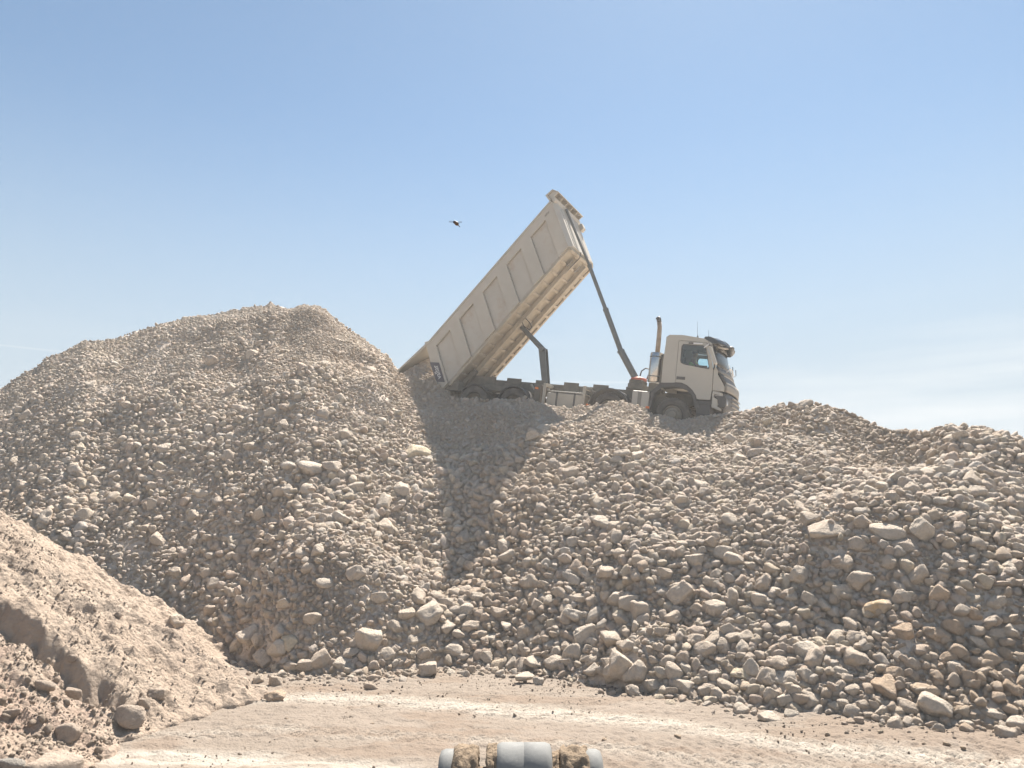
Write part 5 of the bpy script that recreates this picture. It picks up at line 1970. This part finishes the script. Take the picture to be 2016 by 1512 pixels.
# ================================================================== loader linkage at the bottom edge
ldr = bpy.data.objects.new('loader_linkage', None)
COL.objects.link(ldr)
LY = 3.25
ldr.location = (0.03, LY, 1.90)
tag(ldr, 'grey pin barrels of the wheel loader linkage caked with ochre mud at the bottom edge', 'loader arm')


def barrel(name, xa, xb, r, zc, m, parent, rnd=0.025, n_=48, yc=0.0):
    bm = bmesh.new()
    pr = [(0.001, xa), (r - rnd, xa), (r - rnd * .3, xa + rnd * .25), (r, xa + rnd), (r, (xa + xb) / 2 - .002), (r - .003, (xa + xb) / 2), (r, (xa + xb) / 2 + .002), (r, xb - rnd), (r - rnd * .3, xb - rnd * .25), (r - rnd, xb), (0.001, xb)]
    b_lathe(bm, pr, n_, 'x', (0, yc, zc))
    return from_bm(name, bm, m, parent, True)


def xz(px, py, Y):
    p = atY(px, py, Y)
    return p[0] - ldr.location.x, p[2] - ldr.location.z


def lump(name, xa, xb, r, zc, parent, seed, gap=0.0, taper=0):
    """irregular cake of mud round a barrel"""
    n_, nx_ = 72, 22
    bm = bmesh.new()
    P = []
    for i in range(nx_ + 1):
        u = i / nx_
        x_ = xa + (xb - xa) * u
        row = []
        edge = min(1, 6 * u + (0 if taper != -1 else 0), 6 * (1 - u) + (0.0 if taper != 1 else 0))
        for k in range(n_):
            a_ = 2 * PI * k / n_
            nn = mnoise.fractal(Vector((x_ * 22 + seed, math.cos(a_) * 2.4, math.sin(a_) * 2.4)), 0.7, 2.1, 6)
            rr = r + 0.004 + (0.012 + 0.016 * nn) * edge ** 0.6 - (0.02 if edge < 0.05 else 0)
            row.append(Vector((x_ + 0.006 * nn, rr * math.cos(a_), zc + rr * math.sin(a_))))
        row.append(row[0])
        P.append(row)
    b_grid(bm, P)
    bmesh.ops.remove_doubles(bm, verts=bm.verts[:], dist=1e-5)
    for e_ in (bm.verts[:],):
        pass
    return from_bm(name, bm, M['mud'], parent, True)


R1, R2 = 0.115, 0.105
top1 = xz(1020, 1463, LY)[1]
xl, xr = xz(976, 1480, LY)[0], xz(1086, 1480, LY)[0]
mid = barrel('barrel', xl, xr, R1, top1 - R1, M['loader'], ldr)
lump('mud_cake', xz(957, 1480, LY)[0], xl + 0.012, R1 - .022, top1 - R1, mid, 3.0)
lump('mud_cake', xr - 0.004, xr + 0.03, R1 - .035, top1 - R1 - .02, mid, 13.0)
top2 = xz(900, 1476, LY)[1]
lb = barrel('barrel', xz(865, 1500, LY)[0], xz(938, 1500, LY)[0], R2, top2 - R2, M['loader'], ldr)
lump('mud_cake', xz(891, 1500, LY)[0], xz(943, 1500, LY)[0], R2 - .003, top2 - R2, lb, 5.0)
rb_ = barrel('barrel', xz(1106, 1500, LY)[0], xz(1185, 1500, LY)[0], R2, top2 - R2, M['loader'], ldr)
lump('mud_cake', xz(1101, 1500, LY)[0], xz(1158, 1500, LY)[0], R2 - .003, top2 - R2, rb_, 9.0)
bm = bmesh.new()
b_tube(bm, [(xz(865, 1500, LY)[0] + .02, 0, top2 - R2 - .01), (xz(1185, 1500, LY)[0] - .02, 0, top2 - R2 - .01)], 0.05, 20)
from_bm('pin', bm, M['mud'], ldr, True)
bm = bmesh.new()
for (xa_, xb_) in ((xl + .03, xr - .03), (xz(870, 1500, LY)[0], xz(930, 1500, LY)[0]), (xz(1112, 1500, LY)[0], xz(1180, 1500, LY)[0])):
    vs0 = [(xa_, 0.08, 1.78), (xb_, 0.08, 1.78)]
    mt = Matrix.Translation((0, 0, top2 - R2 - .04))
    b_box(bm, xa_, xb_, -0.07, 0.07, -1.2, 0, mt)
b_box(bm, xz(865, 1500, LY)[0], xz(1185, 1500, LY)[0], -0.25, 0.25, -1.5, -1.21 + 0.005, Matrix.Translation((0, 0, top2 - R2 - .04)))
from_bm_each('link_arm', bm, M['loader'], ldr, bevel=0.01)

# ------------------------------------------------------------------ thin haze volume, added to lift the shadows like a milky windscreen veil
bm = bmesh.new()
b_box(bm, -60, 60, -6, 90, -1.3, 15.5)
hz = from_bm('haze', bm, None)
hm = bpy.data.materials.new('veil_haze')
hm.use_nodes = True
hm.node_tree.nodes.clear()
ho = hm.node_tree.nodes.new('ShaderNodeOutputMaterial')
hv = hm.node_tree.nodes.new('ShaderNodeVolumePrincipled')
hv.inputs['Color'].default_value = (0.93, 0.92, 0.90, 1)
hv.inputs['Density'].default_value = 0.0026
hv.inputs['Anisotropy'].default_value = 0.2
hm.node_tree.links.new(hv.outputs[0], ho.inputs['Volume'])
hz.data.materials.append(hm)
tag(hz, 'thin bright haze added over the quarry to imitate a milky windscreen veil', kind='stuff')

# ================================================================== flying insect before the sky
pI = atY(899, 440, 2.6)
ins = bpy.data.objects.new('insect', None)
COL.objects.link(ins)
ins.location = pI
tag(ins, 'small brown flying insect with dark head against the blue sky', 'insect')
u_ = 2.6 / F


def ip(px, py, d=0.0):
    return Vector(((px - 899) * u_, d, -(py - 440) * u_))


def ell(bm, c, ax_, r0, r1):
    q = ax_.to_track_quat('Z', 'Y').to_matrix().to_4x4()
    bmesh.ops.create_icosphere(bm, subdivisions=3, radius=1, matrix=Matrix.Translation(c) @ q @ Matrix.Diagonal((r0, r0, r1, 1)))


dg_ = Vector((0.72, 0, -0.62))
bm = bmesh.new(); ell(bm, ip(898.8, 440, 0), dg_, 4.0 * u_, 5.6 * u_)
from_bm('thorax', bm, M['bug'], ins, True)
bm = bmesh.new(); ell(bm, ip(894.6, 437, 0), dg_, 3.4 * u_, 3.2 * u_)
from_bm('head', bm, M['bug_dark'], ins, True)
bm = bmesh.new(); b_tube(bm, [ip(901.5, 442.5), ip(903.5, 445), ip(906, 447.6)], [1.2 * u_, .9 * u_, .7 * u_], 8)
from_bm('abdomen', bm, M['bug_dark'], ins, True)
for pts_ in (((896, 437, 0), (889, 433, .004), (883, 433, .006), (882, 436, .006), (888, 438, .003)), ((899, 437, 0), (905, 436, -.004), (911, 437, -.006), (910, 440, -.006), (903, 441, -.003))):
    bm = bmesh.new()
    bm.faces.new([bm.verts.new(ip(*p)) for p in pts_])
    wo = from_bm('wing', bm, M['wing'], ins)
    s = wo.modifiers.new('t', 'SOLIDIFY'); s.thickness = 0.0002
